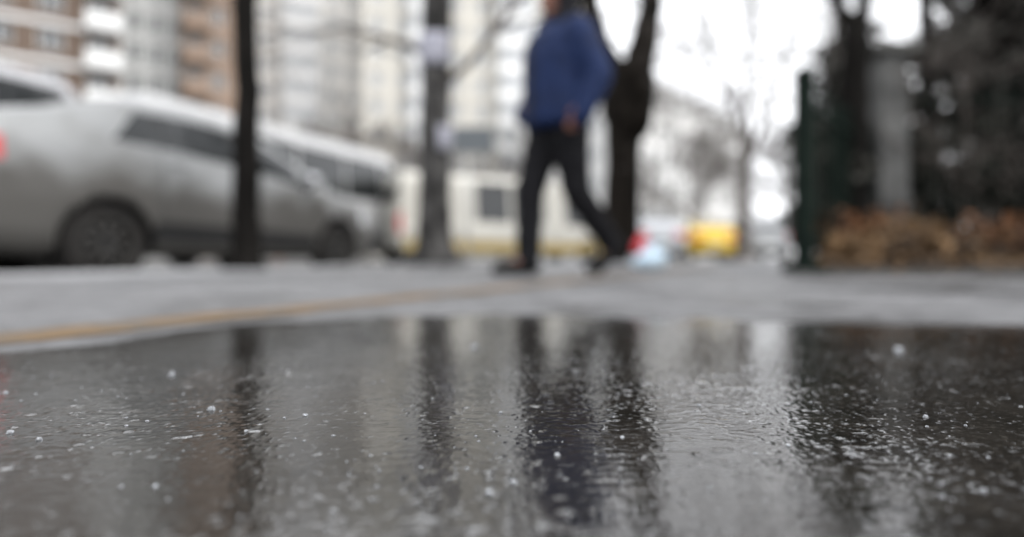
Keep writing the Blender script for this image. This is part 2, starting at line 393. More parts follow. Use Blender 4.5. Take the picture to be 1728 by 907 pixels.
def vehicle(name, label, cat, spec, loc, rz, group=None):
    """lofted body with cut wheel arches; x forward from the rear bumper, y to the left"""
    L, root = spec['L'], empty(name, loc, rz)
    tag(root, label, cat, group)
    xs0 = [0, L]
    zt = smooth_curve(spec['top'], xs0, .05); zbelt = smooth_curve(spec['belt'], xs0, .06)
    zb = smooth_curve(spec['bottom'], xs0, .05); hw = smooth_curve(spec['width'], xs0, .05)
    tumble = spec.get('tumble', .74); HT = spec['gh']
    def section(x):
        w, b, t = hw(x), zb(x), zt(x); be = min(zbelt(x), t-.03)
        g = min(1, max(0, (t-be)/HT)); wr = w*(.93*(1-g)+tumble*g); m = b+(be-b)*.45
        return [(0, b), (.8*w, b), (.955*w, b+.07*(be-b)), (1.0*w, m), (.99*w, b+(be-b)*.8), (.955*w, be),
                (.955*w+(wr-.955*w)*.5+.012*g, be+(t-be)*.50), (wr, be+(t-be)*.88), (wr*.72, t-.015*g-.003), (0, t)]
    def S(x, v, off=0.0):
        P = section(x); i = min(int(v), 8); f = v-i
        p0, p1, p2, p3 = P[max(i-1, 0)], P[i], P[i+1], P[min(i+2, 9)]
        if i == 0: p0 = (-p2[0], p2[1])
        if i == 8: p3 = (-p1[0], p1[1])
        def cr(a, b_, c, d): return .5*(2*b_+(c-a)*f+(2*a-5*b_+4*c-d)*f*f+(3*b_-a-3*c+d)*f**3)
        if 0 <= v < 3: y, z = p1[0]+(p2[0]-p1[0])*f, p1[1]+(p2[1]-p1[1])*f
        else: y, z = cr(p0[0], p1[0], p2[0], p3[0]), cr(p0[1], p1[1], p2[1], p3[1])
        if off:
            e = .02
            y2, z2 = S(x, min(v+e, 9)); y1, z1 = S(x, max(v-e, 0)); dy, dz = y2-y1, z2-z1; q = math.hypot(dy, dz) or 1
            xa, xb = max(x-.02, 0), min(x+.02, L); ya, za = S(xa, v); yb, zb_ = S(xb, v)
            nrm = Vector((0, dz/q, -dy/q)); tx = Vector((xb-xa, yb-ya, zb_-za)).normalized(); nrm = (nrm - tx*nrm.dot(tx)).normalized()
            return Vector((x, y, z)) + nrm*off
        return y, z
    nst = spec.get('nst', 64)
    xs = [L*(.5-.5*math.cos(math.pi*i/(nst-1))*(.55+.45*abs(math.cos(math.pi*i/(nst-1))))) for i in range(nst)]
    vv = [0, 1, 1.5, 2, 2.5, 3, 3.33, 3.66, 4, 4.33, 4.66, 5, 5.4, 5.8, 6.2, 6.6, 6.8, 7, 7.2, 7.5, 7.8, 8, 8.3, 8.6, 9]
    vs, fs = [], []; nv = len(vv); ringn = 2*nv-2
    for x in xs:
        right = [S(x, v) for v in vv]
        ring = [(x, -y, z) for y, z in right] + [(x, y, z) for y, z in reversed(right[1:-1])]
        vs += ring
    for i in range(nst-1):
        for k in range(ringn): a, b_ = i*ringn+k, i*ringn+(k+1) % ringn; fs.append((a, a+ringn, b_+ringn, b_))
    fs.append(tuple(range(ringn))); fs.append(tuple((nst-1)*ringn+k for k in range(ringn-1, -1, -1)))
    me = bpy.data.meshes.new('body'); me.from_pydata(vs, [], fs); me.update()
    tmp = bpy.data.objects.new('tmp', me); COL.objects.link(tmp)
    wr, W = spec['wr'], max(k[1] for k in spec['width'])
    cut = []
    for axx in spec['axles']:
        for sd in (-1, 1):
            c = MB(); M = Matrix.Translation((axx, sd*(W-.12), wr)) @ Matrix.Rotation(R(90), 4, 'X')
            c.lathe([(0.0001, -.2), (wr+.055, -.2), (wr+.055, .2), (0.0001, .2)], 32, M)
            cm = c.mesh('c'); bmx = bmesh.new(); bmx.from_mesh(cm); bmesh.ops.remove_doubles(bmx, verts=bmx.verts[:], dist=.001)
            bmesh.ops.recalc_face_normals(bmx, faces=bmx.faces[:]); bmx.to_mesh(cm); bmx.free()
            co = bpy.data.objects.new('c', cm); COL.objects.link(co); cut.append(co)
            q = tmp.modifiers.new('b', 'BOOLEAN'); q.operation = 'DIFFERENCE'; q.object = co; q.solver = 'EXACT'
    bmx = bmesh.new(); bmx.from_mesh(me); bmesh.ops.recalc_face_normals(bmx, faces=bmx.faces[:]); bmx.to_mesh(me); bmx.free()
    dg = bpy.context.evaluated_depsgraph_get(); body_me = bpy.data.meshes.new_from_object(tmp.evaluated_get(dg))
    for c in cut: bpy.data.objects.remove(c)
    bpy.data.objects.remove(tmp)
    body = link('body', body_me, [spec['paint'], M_WELL], root)
    for p in body_me.polygons:
        ctr = p.center; well = False
        for axx in spec['axles']:
            if math.hypot(ctr.x-axx, ctr.z-wr) < wr+.054: well = True
        p.material_index = 1 if well or ctr.z < zb(min(max(ctr.x, 0), L))+.012 else 0
        p.use_smooth = not well
    def patch(nm, x0, x1, v0, v1, m, off=.006, side=-1, nx=14, nv_=8, sl0=0., sl1=0., parent=root, lab=None, full=False):
        P, F = [], []
        for j in range(nv_+1):
            v = v0+(v1-v0)*j/nv_; t = j/nv_
            for i in range(nx+1):
                xa, xb = x0+sl0*t, x1+sl1*t; x = min(max(xa+(xb-xa)*i/nx, .002), L-.002)
                p = S(x, v, off); P.append((p.x, side*p.y, p.z))
        for j in range(nv_):
            for i in range(nx): a = j*(nx+1)+i; F.append((a, a+1, a+nx+2, a+nx+1) if side < 0 else (a, a+nx+1, a+nx+2, a+1))
        if full:
            P2 = [(a, -b_, c) for a, b_, c in P]; n0 = len(P); F += [tuple(n0+q for q in reversed(f)) for f in F]; P += P2
        mm = MB(); mm.add(P, F); ob = mm.build(nm, m, parent, True)
        if lab: ob['label'] = lab
        return ob
    for sd in (-1, 1):
        for (x0, x1, s0, s1) in spec['side_windows']:
            wd_ = patch('side_window', x0, x1, 5.12, spec.get('glass_top', 6.86), M_GLASS, .005, sd, 16, 8, s0, s1)
        for (x0, x1) in spec.get('pillars', []): patch('pillar', x0, x1, 5.12, spec.get('glass_top', 6.86), M_PLASTIC, .003, sd, 3, 8)
        for (x0, x1, v0, v1) in spec.get('headlights', []): patch('headlight', x0, x1, v0, v1, M_LAMP, .008, sd, 8, 6)
        for (x0, x1, v0, v1) in spec.get('taillights', []): patch('tail_light', x0, x1, v0, v1, M_TAIL, .008, sd, 8, 6)
        for nm, x0, x1, v0, v1, m in spec.get('strips', []): patch(nm, x0, x1, v0, v1, m, .007, sd, 40, 3)
        for xd in spec.get('door_lines', []): patch('door_seam', xd, xd+.008, 2.3, 5.0, M_PLASTIC, .003, sd, 1, 10)
        for xh in spec.get('handles', []):
            p = S(xh, 4.45, .012); MB().bevbox(xh-.09, xh+.09, sd*p.y-.014, sd*p.y+.014, p.z-.014, p.z+.014, .008).build('door_handle', spec['paint'], root, True)
        if 'mirror' in spec:
            xm = spec['mirror']; p = S(xm, 5.2); y0 = sd*p[0]
            mm = MB(); mm.ell((xm-.02, y0+sd*.13, p[1]+.06), (.07, .11, .075), 16, 10); mm.cap((xm+.02, y0-sd*.02, p[1]+.0), (xm, y0+sd*.09, p[1]+.04), .025, .022, 8)
            mi = mm.build('mirror', spec.get('mirror_mat', spec['paint']), root, True)
            MB().ell((xm-.075, y0+sd*.13, p[1]+.06), (.018, .095, .06), 14, 8).build('mirror_glass', M_CHROME, mi, True)
    for nm, x0, x1, v0 in spec['screens']: patch(nm, x0, x1, v0, 9, M_GLASS, .006, -1, 14, 10, full=True)
    # bumper, plates, grille
    for nm, x, m, zz, wd2, hh in spec.get('plates', []):
        MB().bevbox(x-.012, x+.012, -wd2/2, wd2/2, zz-hh/2, zz+hh/2, .004).build(nm, m, root)
    for lx, ly, lz, lw, lh in spec.get('lamps', []):
        MB().bevbox(lx-.02, lx+.05, ly-lw/2, ly+lw/2, lz-lh/2, lz+lh/2, .01).build('tail_light', M_TAIL, root)
    for lx, lz, lw, lh in spec.get('rear_glass', []): MB().bevbox(lx-.012, lx+.05, -lw/2, lw/2, lz-lh/2, lz+lh/2, .01).build('rear_glass', M_GLASS, root)
    # wheels
    sh = spec.setdefault('_wheel', {})
    if not sh:
        tyre = MB(); wt = .105; M = Matrix.Rotation(R(90), 4, 'X')
        tyre.lathe([(wr*.66, -wt*.8), (wr*.80, -wt), (wr*.93, -wt*.96), (wr*.99, -wt*.7), (wr, 0), (wr*.99, wt*.7), (wr*.93, wt*.96), (wr*.80, wt), (wr*.66, wt*.8), (wr*.66, -wt*.8)], 40, M)
        sh['tyre'] = tyre.mesh('tyre'); rim = MB()
        rim.lathe([(wr*.67, -.09), (wr*.67, .09), (wr*.62, .088), (wr*.6, .04), (wr*.6, -.09)], 36, M)
        for k in range(10):
            a = 2*math.pi*k/10; rim.box(-.016, .016, -.012, .012, wr*.1, wr*.63, Matrix.Translation((0, -.07, 0)) @ Matrix.Rotation(a, 4, 'Y'))
            rim.box(-.016, .016, -.012, .012, wr*.1, wr*.63, Matrix.Translation((0, .07, 0)) @ Matrix.Rotation(a, 4, 'Y'))
        sh['rim'] = rim.mesh('rim'); hub = MB(); hub.lathe([(.0005, -.088), (wr*.16, -.086), (wr*.2, -.06), (wr*.59, -.03), (wr*.59, .03), (wr*.2, .06), (wr*.16, .086), (.0005, .088)], 28, M)
        sh['hub'] = hub.mesh('wheel')
        for k, m in (('tyre', M_TYRE), ('rim', M_RIM), ('hub', M_PLASTIC)):
            sh[k].materials.append(m); sh[k].polygons.foreach_set('use_smooth', [True]*len(sh[k].polygons))
    for axx in spec['axles']:
        for sd in (-1, 1):
            wo = share('wheel', sh['hub'], root, (axx, sd*(W-.125), wr)); share('tyre', sh['tyre'], wo); share('rim', sh['rim'], wo)
    return root, S

def sedan(p, L=4.75):
    k = L/4.75
    return dict(L=L, glass_top=6.45, gh=.5, wr=.325, axles=(1.07*k, 3.82*k), paint=p, tumble=.70,
        top=[(0, .8), (.03, 1.08), (.1, 1.24), (.4*k, 1.30), (.7*k, 1.38), (1.0*k, 1.51), (1.35*k, 1.61), (1.9*k, 1.66), (2.4*k, 1.64), (2.85*k, 1.55), (3.2*k, 1.37), (3.62*k, 1.11), (3.75*k, 1.04), (4.3*k, .92), (4.58*k, .82), (4.7*k, .66), (4.75*k, .52)],
        belt=[(0, .7), (.1, 1.07), (.9*k, 1.15), (1.5*k, 1.14), (2.4*k, 1.09), (3.6*k, .96), (4.3*k, .85), (4.6*k, .74), (4.75*k, .48)],
        bottom=[(0, .42), (.08, .3), (.5, .23), (4.2*k, .2), (4.62*k, .22), (4.75*k, .34)],
        width=[(0, .66), (.05, .76), (.25, .85), (1, .9), (3.8*k, .9), (4.35*k, .85), (4.6*k, .74), (4.75*k, .55)], lamps=[(.0, .58, .93, .3, .17), (.0, -.58, .93, .3, .17)],
        side_windows=[(1.1*k, 1.54*k, .28, .0), (1.56*k, 2.32*k, 0, 0), (2.38*k, 3.4*k, 0, -.25)], pillars=[(1.5*k, 1.6*k), (2.28*k, 2.42*k)],
        screens=[('rear_window', .62*k, 1.25*k, 7.15), ('windscreen', 2.98*k, 3.6*k, 7.15)],
        headlights=[(4.28*k, 4.62*k, 3.7, 4.9)], taillights=[(.012, .36, 3.9, 4.85)],
        door_lines=[1.5*k, 2.34*k, 3.42*k], handles=[1.66*k, 2.56*k], mirror=3.28*k,
        strips=[('sill_strip', 1.45*k, 3.4*k, 2.2, 2.7, M_PLASTIC)],
        plates=[('number_plate', .0, M_PLATE, .62, .5, .11), ('front_plate', 4.75*k, M_PLATE, .45, .5, .11)])
def van(p, L=5.2, H=2.35, nosez=1.12, a=2.0, c=.85):
    return dict(L=L, gh=.8, wr=.335, axles=(.95, L-.95), paint=p, tumble=.83,
        top=[(0, .9), (.02, H-.25), (.1, H-.05), (.3, H), (L-a, H), (L-a+.25, H-.06), (L-c, nosez+.12), (L-c+.15, nosez), (L-.2, nosez-.14), (L-.05, nosez-.35), (L, .6)],
        belt=[(0, .85), (.02, 1.1), (L-1.2, 1.05), (L-.7, nosez-.08), (L-.2, nosez-.25), (L, .55)],
        bottom=[(0, .42), (.1, .32), (L-.3, .24), (L, .36)],
        width=[(0, .84), (.06, .93), (.4, .97), (L-1.2, .97), (L-.4, .9), (L-.1, .78), (L, .66)],
        side_windows=[(.3, 1.45, .05, 0), (1.55, L-2.2, 0, 0), (L-2.1, L-c-.2, 0, -(a-c)*.55)],
        screens=[('windscreen', L-a+.28, L-c-.01, 7.1)], rear_glass=[(.03, H*.72, 1.4, H*.2)], lamps=[(.02, .8, 1.05, .14, .4), (.02, -.8, 1.05, .14, .4)],
        headlights=[(L-.5, L-.12, 3.6, 4.8)], taillights=[(.012, .1, 3.6, 5.6)],
        door_lines=[1.5, L-2.15, L-1.0], handles=[L-1.95, 1.7], mirror=L-1.1, mirror_mat=M_PLASTIC,
        strips=[('side_strip', .5, L-.6, 2.6, 2.85, M_PLASTIC)],
        plates=[('number_plate', .0, M_PLATE, .75, .5, .11), ('front_plate', L, M_PLATE, .5, .5, .11)])

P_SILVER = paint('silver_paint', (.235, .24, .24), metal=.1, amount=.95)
P_WHITE = paint('white_paint', (.38, .38, .38), amount=.45)
P_WHITE2 = paint('off_white_paint', (.34, .34, .35), amount=.3)
P_CREAM = paint('cream_paint', (.42, .405, .36), amount=.15)
P_YELLOW = paint('taxi_yellow', (.60, .40, .02), amount=.1)
P_LIGHTGREY = paint('light_grey_paint', (.30, .31, .32), amount=.3)
P_GREY = paint('grey_paint', (.36, .37, .39), amount=.3)

p = st(-1.07, .45+.9, ROAD_Z)
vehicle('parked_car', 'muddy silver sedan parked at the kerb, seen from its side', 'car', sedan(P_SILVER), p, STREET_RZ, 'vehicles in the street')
bs = van(P_WHITE, 8.8, 3.05, nosez=1.55, a=1.9, c=.55); bs['wr'] = .42; bs['axles'] = (2.1, 7.2); bs['gh'] = 1.2; bs['glass_top'] = 6.6
bs['belt'] = [(0, .85), (.02, 1.6), (7.4, 1.6), (8.1, 1.4), (8.6, 1.2), (8.8, .55)]
bs['side_windows'] = [(.35, 1.9, .05, 0), (1.96, 3.5, 0, 0), (3.56, 5.1, 0, 0), (5.16, 6.6, 0, 0), (6.66, 7.9, 0, -.5)]; bs['door_lines'] = [5.13, 6.63]
vehicle('bus', 'long white bus with a dark window band, standing beyond the silver sedan', 'bus', bs, st(3.5, 5.0+.97, ROAD_Z), STREET_RZ, 'vehicles in the street')
vn = van(P_WHITE2, 5.6, 2.36, a=.75, c=.16)
vehicle('white_van', 'pale van with dark windows behind the rear of the sedan, at the left edge', 'van', vn, st(-3.7, .45+2.55+.97, ROAD_Z), STREET_RZ, 'vehicles in the street')
sp = van(P_CREAM, 6.6, 2.42, nosez=1.25); sp['side_windows'] = [(2.1, 3.1, 0, 0), (3.2, 4.2, 0, 0), (4.9, 5.5, 0, -.4)]
sp['strips'] = [('yellow_stripe', .15, 6.2, 2.05, 2.95, mat('stripe_yellow', (.40, .30, .12), .4))]
p = px(655, 15.4, ROAD_Z)
vehicle('minibus', 'cream minibus with a yellow stripe along its lower side', 'minibus', sp, p, R(28), 'vehicles in the street')
p = px(1207, 22, ROAD_Z)
tx, S_ = vehicle('taxi', 'small yellow taxi with red tail lights seen from behind', 'taxi', sedan(P_YELLOW, 4.3), p, R(82), 'vehicles in the street')
rs = MB().bevbox(2.1, 2.3, -.24, .24, 1.49, 1.62, .03).build('roof_sign', mat('roof_sign_cream', (.7, .68, .6), .4), tx)
p = px(1297, 25, ROAD_Z)
vehicle('delivery_van', 'low white delivery van standing to the right of the yellow taxi', 'van', van(P_LIGHTGREY, 4.6, 1.92, nosez=1.0), p, R(84), 'vehicles in the street')
p = px(1116, 18.5, ROAD_Z)
vehicle('parked_car', 'grey car between the forked tree and the yellow taxi', 'car', sedan(P_GREY, 4.5), p, R(92), 'vehicles in the street')

# ================================================================== BUILDINGS
def building(name, label, loc, rz, w, d, floors, fh, bays, wallm, winw=1.4, winh=1.5, sill=.9, base=0.0,
             balconies=(), balm=None, bandm=None, side='both', bay_mats=None, panem=None, framem=None, glaze=(), roofm=None):
    root = empty(name, loc, rz); tag(root, label, 'building', 'buildings across the street')
    Ht = base + floors*fh; panem = panem or M_PANE; framem = framem or M_FRAME
    def wall_face(mb, W, nb, T):
        bw = W/nb; a = (bw-winw)/2
        for f in range(floors):
            z0 = base+f*fh; mb.box(0, W, 0, .3, z0, z0+sill, T); mb.box(0, W, 0, .3, z0+sill+winh, z0+fh, T)
            for b in range(nb+1):
                x0 = 0 if b == 0 else b*bw-a; x1 = W if b == nb else b*bw+a; mb.box(x0, x1, 0.002, .3, z0+sill, z0+sill+winh, T)
        if base: mb.box(0, W, 0, .3, 0, base, T)
    faces = [(w, bays, Matrix.Identity(4))]
    nbs = max(2, round(bays*d/w))
    if side in ('right', 'both'): faces.append((d, nbs, Matrix.Translation((w, 0, 0)) @ Matrix.Rotation(R(90), 4, 'Z')))
    if side in ('left', 'both'): faces.append((d, nbs, Matrix.Translation((0, d, 0)) @ Matrix.Rotation(R(-90), 4, 'Z')))
    mw = MB(); mw.box(.302, w-.302, .302, d-.302, 0, Ht-.01)
    for W, nb, T in faces: wall_face(mw, W, nb, T)
    wall = mw.build('wall', wallm, root)
    MB().bevbox(-.25, w+.25, -.25, d+.25, Ht, Ht+.45, .04).build('roof', roofm or bandm or wallm, root)
    fr = MB()
    for x0, x1, z0, z1 in ((0, winw, 0, .07), (0, winw, winh-.07, winh), (0, .07, .07, winh-.07), (winw-.07, winw, .07, winh-.07), (winw*.5-.035, winw*.5+.035, .07, winh-.07)):
        fr.box(x0, x1, .17, .25, z0, z1)
    frm = fr.mesh('window'); frm.materials.append(framem)
    pn = MB().box(.02, winw-.02, .255, .29, .02, winh-.02).mesh('pane'); pn.materials.append(panem)
    sl = MB().box(-.06, winw+.06, -.09, .17, -.06, -.003).mesh('sill'); sl.materials.append(framem)
    for W, nb, T in faces:
        bw = W/nb; ang = math.atan2(T[1][0], T[0][0])
        for f in range(floors):
            for b in range(nb):
                q = T @ Vector((b*bw+(bw-winw)/2, 0, base+f*fh+sill))
                wo = share('window', frm, root, q, (0, 0, ang)); share('pane', pn, wo); share('sill', sl, wo)
    if bandm:
        for f in range(floors+1):
            z = base+f*fh
            if z < Ht-.2: MB().box(-.06, w+.06, -.06, -.002, z-.22, z+.12).build('floor_band', bandm, root)
            if z < Ht-.2 and side in ('right', 'both'): MB().box(w+.002, w+.06, -.002, d, z-.22, z+.12).build('floor_band', bandm, root)
    if balconies:
        for (x0, x1, fs_) in balconies:
            bmh = MB(); bmh.box(x0, x1, -1.3, -.002, -.16, 0); slab = bmh.mesh('balcony'); slab.materials.append(balm)
            pm = MB(); pm.box(x0, x1, -1.3, -1.2, .003, 1.05); pm.box(x0, x0+.1, -1.198, -.003, .003, 1.05); pm.box(x1-.1, x1, -1.198, -.003, .003, 1.05)
            par = pm.mesh('parapet'); par.materials.append(balm)
            for f in fs_:
                bo = share('balcony', slab, root, (0, 0, base+f*fh)); share('parapet', par, bo)
                if glaze:
                    gm = MB(); 
                    for k in range(4):
                        xa = x0+.1+(x1-x0-.2)*k/4; gm.box(xa+.03, xa+(x1-x0-.2)/4-.03, -1.26, -1.22, 1.06, fh-.2)
                    share('glazing', glazed(gm, x0, x1), bo)
    return root
_gl = {}
def glazed(gm, a, b):
    k = (round(a, 2), round(b, 2), round(gm.v[-1][2], 2))
    if k not in _gl: _gl[k] = gm.mesh('glazing'); _gl[k].materials.append(M_PANE2)
    return _gl[k]
M_PANE = mat('window_pane', (.05, .055, .06), .1, (.12, .125, .13), .3, spec=.7)
M_PANE2 = mat('balcony_glazing', (.28, .29, .30), .15, (.46, .47, .48), .4, spec=.7)
M_FRAME = mat('white_window_frame', (.68, .68, .66), .5)
M_BRICK = mat('orange_brick_wall', (.13, .088, .065), .85, (.105, .08, .062), 2, bump=.01, bscale=12)
M_TAN = mat('tan_brick_wall', (.27, .19, .14), .85, (.23, .17, .13), 1.5)
M_WHITEWALL = mat('white_render', (.70, .70, .69), .8, (.63, .63, .62), 1)
M_GREYWALL = mat('pale_grey_render', (.50, .51, .50), .85, (.44, .45, .44), .6)
M_BEIGE = mat('pale_beige_panels', (.75, .73, .69), .85, (.68, .66, .63), .5)
M_CREAMW = mat('cream_panels', (.54, .515, .46), .85, (.49, .47, .425), .5)
M_FARGREY = mat('far_grey_wall', (.60, .60, .59), .9, (.66, .65, .63), .2)

pA = Vector((-42.1, 37.4, ROAD_Z))
building('apartment_building', 'orange brick apartment block with white floor bands and white balconies', pA, R(36), 14.6, 10, 9, 2.9, 5, M_BRICK, 1.5, 1.5, .95,
         balconies=[(.4, 4.6, range(1, 9)), (12.3, 14.5, range(1, 9))], balm=M_WHITEWALL, bandm=M_WHITEWALL, side='right')
pB = px(206, 52, ROAD_Z)
building('apartment_building', 'pale grey apartment block between the two orange ones', pB, R(32), 6.8, 10, 12, 2.8, 4, M_GREYWALL, .95, 1.6, .8, bandm=M_WHITEWALL, side='right')
pC = px(306, 52, ROAD_Z)
building('apartment_building', 'tan brick apartment tower right of the pale grey block', pC, R(31), 5.8, 9, 11, 2.9, 3, M_TAN, 1.1, 1.5, .9,
         balconies=[(.2, 2.2, range(2, 11))], balm=M_TAN, side='right')
pE0 = px(430, 64, ROAD_Z)
building('apartment_building', 'pale beige apartment block with stacked glazed balconies', pE0, R(22), 11.5, 12, 12, 2.8, 5, M_BEIGE, 1.3, 1.5, .85,
         balconies=[(2.6, 6.6, range(1, 12))], balm=M_WHITEWALL, side='right', glaze=(1,), panem=M_PANE2)
pE1 = px(612, 60, ROAD_Z)
building('apartment_building', 'long cream apartment block behind the grey trunk and the walking person', pE1, R(14), 24.5, 12, 12, 2.8, 9, M_CREAMW, 1.25, 1.5, .85,
         balconies=[(4.7, 8.9, range(1, 12)), (13.8, 18.0, range(1, 12))], balm=M_WHITEWALL, side='right', glaze=(1,), panem=M_PANE2)
pG = px(972, 74, ROAD_Z)
building('apartment_building', 'low pale block seen between the walking person and the forked tree', pG, R(5), 8.2, 10, 6, 2.8, 4, M_BEIGE, 1.2, 1.4, .85, side='right', panem=M_PANE2)
pF = px(1062, 50, ROAD_Z)
building('apartment_building', 'far grey apartment block right of the forked tree', pF, R(50), 28, 12, 6, 2.6, 12, M_FARGREY, 1.2, 1.3, .8, side='left', panem=M_PANE2)

# ================================================================== TREES
def branch(mb, p, d, r, L, lev, rng, nmin=.004, grav=.0, spread=.55, kids=3, wob=.16, tips=None):
    n = 4 if lev > 1 else 3; pts = [p]; rad = [r]; q = p.copy(); dd = d.normalized()
    for i in range(n):
        dd = (dd + Vector((rng.gauss(0, wob), rng.gauss(0, wob), rng.gauss(0, wob)+grav))).normalized(); q = q + dd*(L/n); pts.append(q.copy()); rad.append(max(r*(1-.55*(i+1)/n), nmin))
    mb.tube(pts, rad, 7 if r > .05 else (5 if r > .015 else 3), cap=False)
    if lev <= 0: return
    for k in range(kids + (1 if rng.random() < .5 else 0)):
        t = rng.uniform(.35, 1.0) if k else 1.0; i = min(int(t*n), n-1); f = t*n-i
        base = pts[i].lerp(pts[i+1], f); rr = rad[i]*(1-f)+rad[i+1]*f
        ax_ = Vector((rng.gauss(0, 1), rng.gauss(0, 1), rng.gauss(0, 1))); ax_ = (ax_ - dd*ax_.dot(dd)).normalized()
        nd = (dd*(1 if k else 1.6) + ax_*spread*rng.uniform(.6, 1.5) + Vector((0, 0, .12))).normalized()
        branch(mb, base, nd, rr*rng.uniform(.55, .8), L*rng.uniform(.6, .85), lev-1, rng, nmin, grav, spread, kids, wob, tips)

def bare_tree(name, label, base, paths, limbs, barkm, twigm, seed, group='bare street trees', flute=.06, n=18, nmin=.004):
    """paths: polylines (offset, radius) that make the trunk and its main forks; limbs: (path, param, dir, r, length, levels)"""
    rng = random.Random(seed); root = empty(name, base); tag(root, label, 'tree', group); mb = MB(); P = []
    for path in paths:
        fine, rad = [], []
        for i in range(len(path)-1):
            (a, ra), (b, rb) = path[i], path[i+1]
            for k in range(6): f = k/6; fine.append(Vector(a).lerp(Vector(b), f)); rad.append(ra+(rb-ra)*f)
        fine.append(Vector(path[-1][0])); rad.append(path[-1][1])
        for i in range(1, len(fine)-1): fine[i] = fine[i] + Vector((rng.gauss(0, .004), rng.gauss(0, .004), 0))
        ph = rng.uniform(0, 6)
        mb.tube(fine, rad, n, True, lambda t, a: 1+flute*math.sin(3*a+ph+t*5)+flute*.6*math.sin(7*a-t*9)+.02*math.sin(13*a+t*31))
        P.append((fine, rad))
    mb.build('trunk', barkm, root, True); cr = MB()
    for (pi, t, d, r, L, lev) in limbs:
        fine, rad = P[pi]; i = min(int(t*(len(fine)-1)), len(fine)-1); branch(cr, fine[i].copy(), Vector(d), r, L, lev, rng, nmin)
    cr.build('crown', twigm, root, True)
    return root
def radial(pi, ts, r, L, lev, seed, up=.5):
    rng = random.Random(seed); out = []; a = rng.uniform(0, 6)
    for t in ts: a += 2.4; out.append((pi, t, (math.cos(a), math.sin(a), up+rng.uniform(-.2, .4)), r*rng.uniform(.8, 1.2), L*rng.uniform(.8, 1.2), lev))
    return out

def foliage(mb, c, r, n, size, rng, shell=.5, tilt=1.0, hang=0.0):
    for _ in range(n):
        while True:
            q = Vector((rng.uniform(-1, 1), rng.uniform(-1, 1), rng.uniform(-1, 1)))
            if shell*.6 < q.length < 1: break
        p = Vector((c[0]+q.x*r[0], c[1]+q.y*r[1], c[2]+q.z*r[2])); s = size*rng.uniform(.6, 1.4)
        a = Vector((rng.gauss(0, 1), rng.gauss(0, 1), rng.gauss(0, 1)*tilt-hang)).normalized(); b_ = Vector((rng.gauss(0, 1), rng.gauss(0, 1), rng.gauss(0, 1))); b_ = (b_-a*b_.dot(a)).normalized(); nrm = a.cross(b_)
        mb.add([p, p+a*s*.5+b_*s*.28+nrm*s*.06, p+a*s, p+a*s*.5-b_*s*.28+nrm*s*.06], [(0, 1, 2), (0, 2, 3)])

# slim dark trunk in front of the sedan
b = px(415, 4.75)
bare_tree('street_tree', 'slim dark trunk standing in front of the silver sedan', b,
    [[((0, 0, -.02), .18), ((.005, 0, .12), .115), ((0, 0, .6), .10), ((.01, 0, 1.3), .096), ((-.015, 0, 2.1), .092), ((-.01, .02, 3.2), .078), ((.03, 0, 4.6), .045)]],
    radial(0, (.62, .7, .76, .82, .88, .94, 1.0), .032, 1.5, 3, 2), M_BARK, M_BARK, 11)
# grey trunk with pale blotches
b = px(735, 7.6)
bare_tree('street_tree', 'grey blotched trunk with a flared base, right of the silver sedan', b,
    [[((0, 0, -.02), .42), ((.0, 0, .10), .30), ((0, 0, .3), .235), ((-.005, 0, .9), .205), ((0, 0, 2.0), .195), ((.01, 0, 3.3), .19), ((.0, .03, 4.8), .12), ((.05, 0, 6.5), .08)]],
    radial(0, (.6, .66, .72, .78, .84, .9, 1.0), .05, 2.0, 3, 5), M_BARK_GREY, M_TWIG, 12)
def notice(base, rad, z0, z1, a0, a1, label):
    o = empty('paper_notice', (base.x, base.y, z0)); tag(o, label, 'notice'); m = MB(); n = 8; P = []
    for z in np.linspace(0, z1-z0, 5):
        for k in range(n+1):
            a = a0+(a1-a0)*k/n; q = rad+.006+.004*math.sin(9*a+z*14); P.append((math.cos(a)*q, math.sin(a)*q, z))
    m.add(P, [(j*(n+1)+k, j*(n+1)+k+1, (j+1)*(n+1)+k+1, (j+1)*(n+1)+k) for j in range(4) for k in range(n)])
    sh_ = m.build('sheet', mat('weathered_paper', (.36, .36, .42), .8, (.26, .26, .29), 9), o, True); sh_.modifiers.new('t', 'SOLIDIFY').thickness = .002
    for a in (a0+.1, a1-.1): MB().ell((math.cos(a)*(rad+.014), math.sin(a)*(rad+.014), z1-z0-.04), (.008, .008, .008), 8, 6).build('pin', M_CHROME, o)
notice(b, .218, 2.52, 2.92, R(205), R(325), 'upper pale weathered paper wrapped round the grey trunk')
notice(b, .218, 1.45, 1.75, R(285), R(345), 'lower small paper on the right side of the grey trunk')
# forked tree behind the person
b = px(1046, 8.2)
bare_tree('street_tree', 'thick dark forked tree right behind the walking person', b,
    [[((0, 0, -.02), 0.350), ((0, 0, .12), 0.277), ((.0, 0, .5), 0.243), ((.04, 0, 1.2), 0.232), ((.06, 0, 1.75), 0.254), ((.12, 0, 1.95), 0.339), ((.15, 0, 2.3), 0.373), ((.17, 0, 2.62), 0.350)],
     [((.17, 0, 2.25), 0.249), ((.22, 0, 2.7), 0.226), ((.35, 0, 3.15), 0.186), ((.44, .02, 3.6), 0.164), ((.47, .05, 4.4), 0.136), ((.6, .1, 5.6), 0.090)],
     [((.06, 0, 2.2), 0.215), ((-.06, 0, 2.65), 0.192), ((-.28, -.02, 3.05), 0.147), ((-.42, -.02, 3.6), 0.130), ((-.5, .0, 4.6), 0.096), ((-.7, 0, 5.8), 0.068)]],
    radial(1, (.55, .65, .75, .85, .95, 1), .05, 1.7, 3, 8) + radial(2, (.6, .7, .8, .9, 1), .04, 1.5, 3, 9), M_BARK_FORK, M_TWIG, 13, flute=.09)
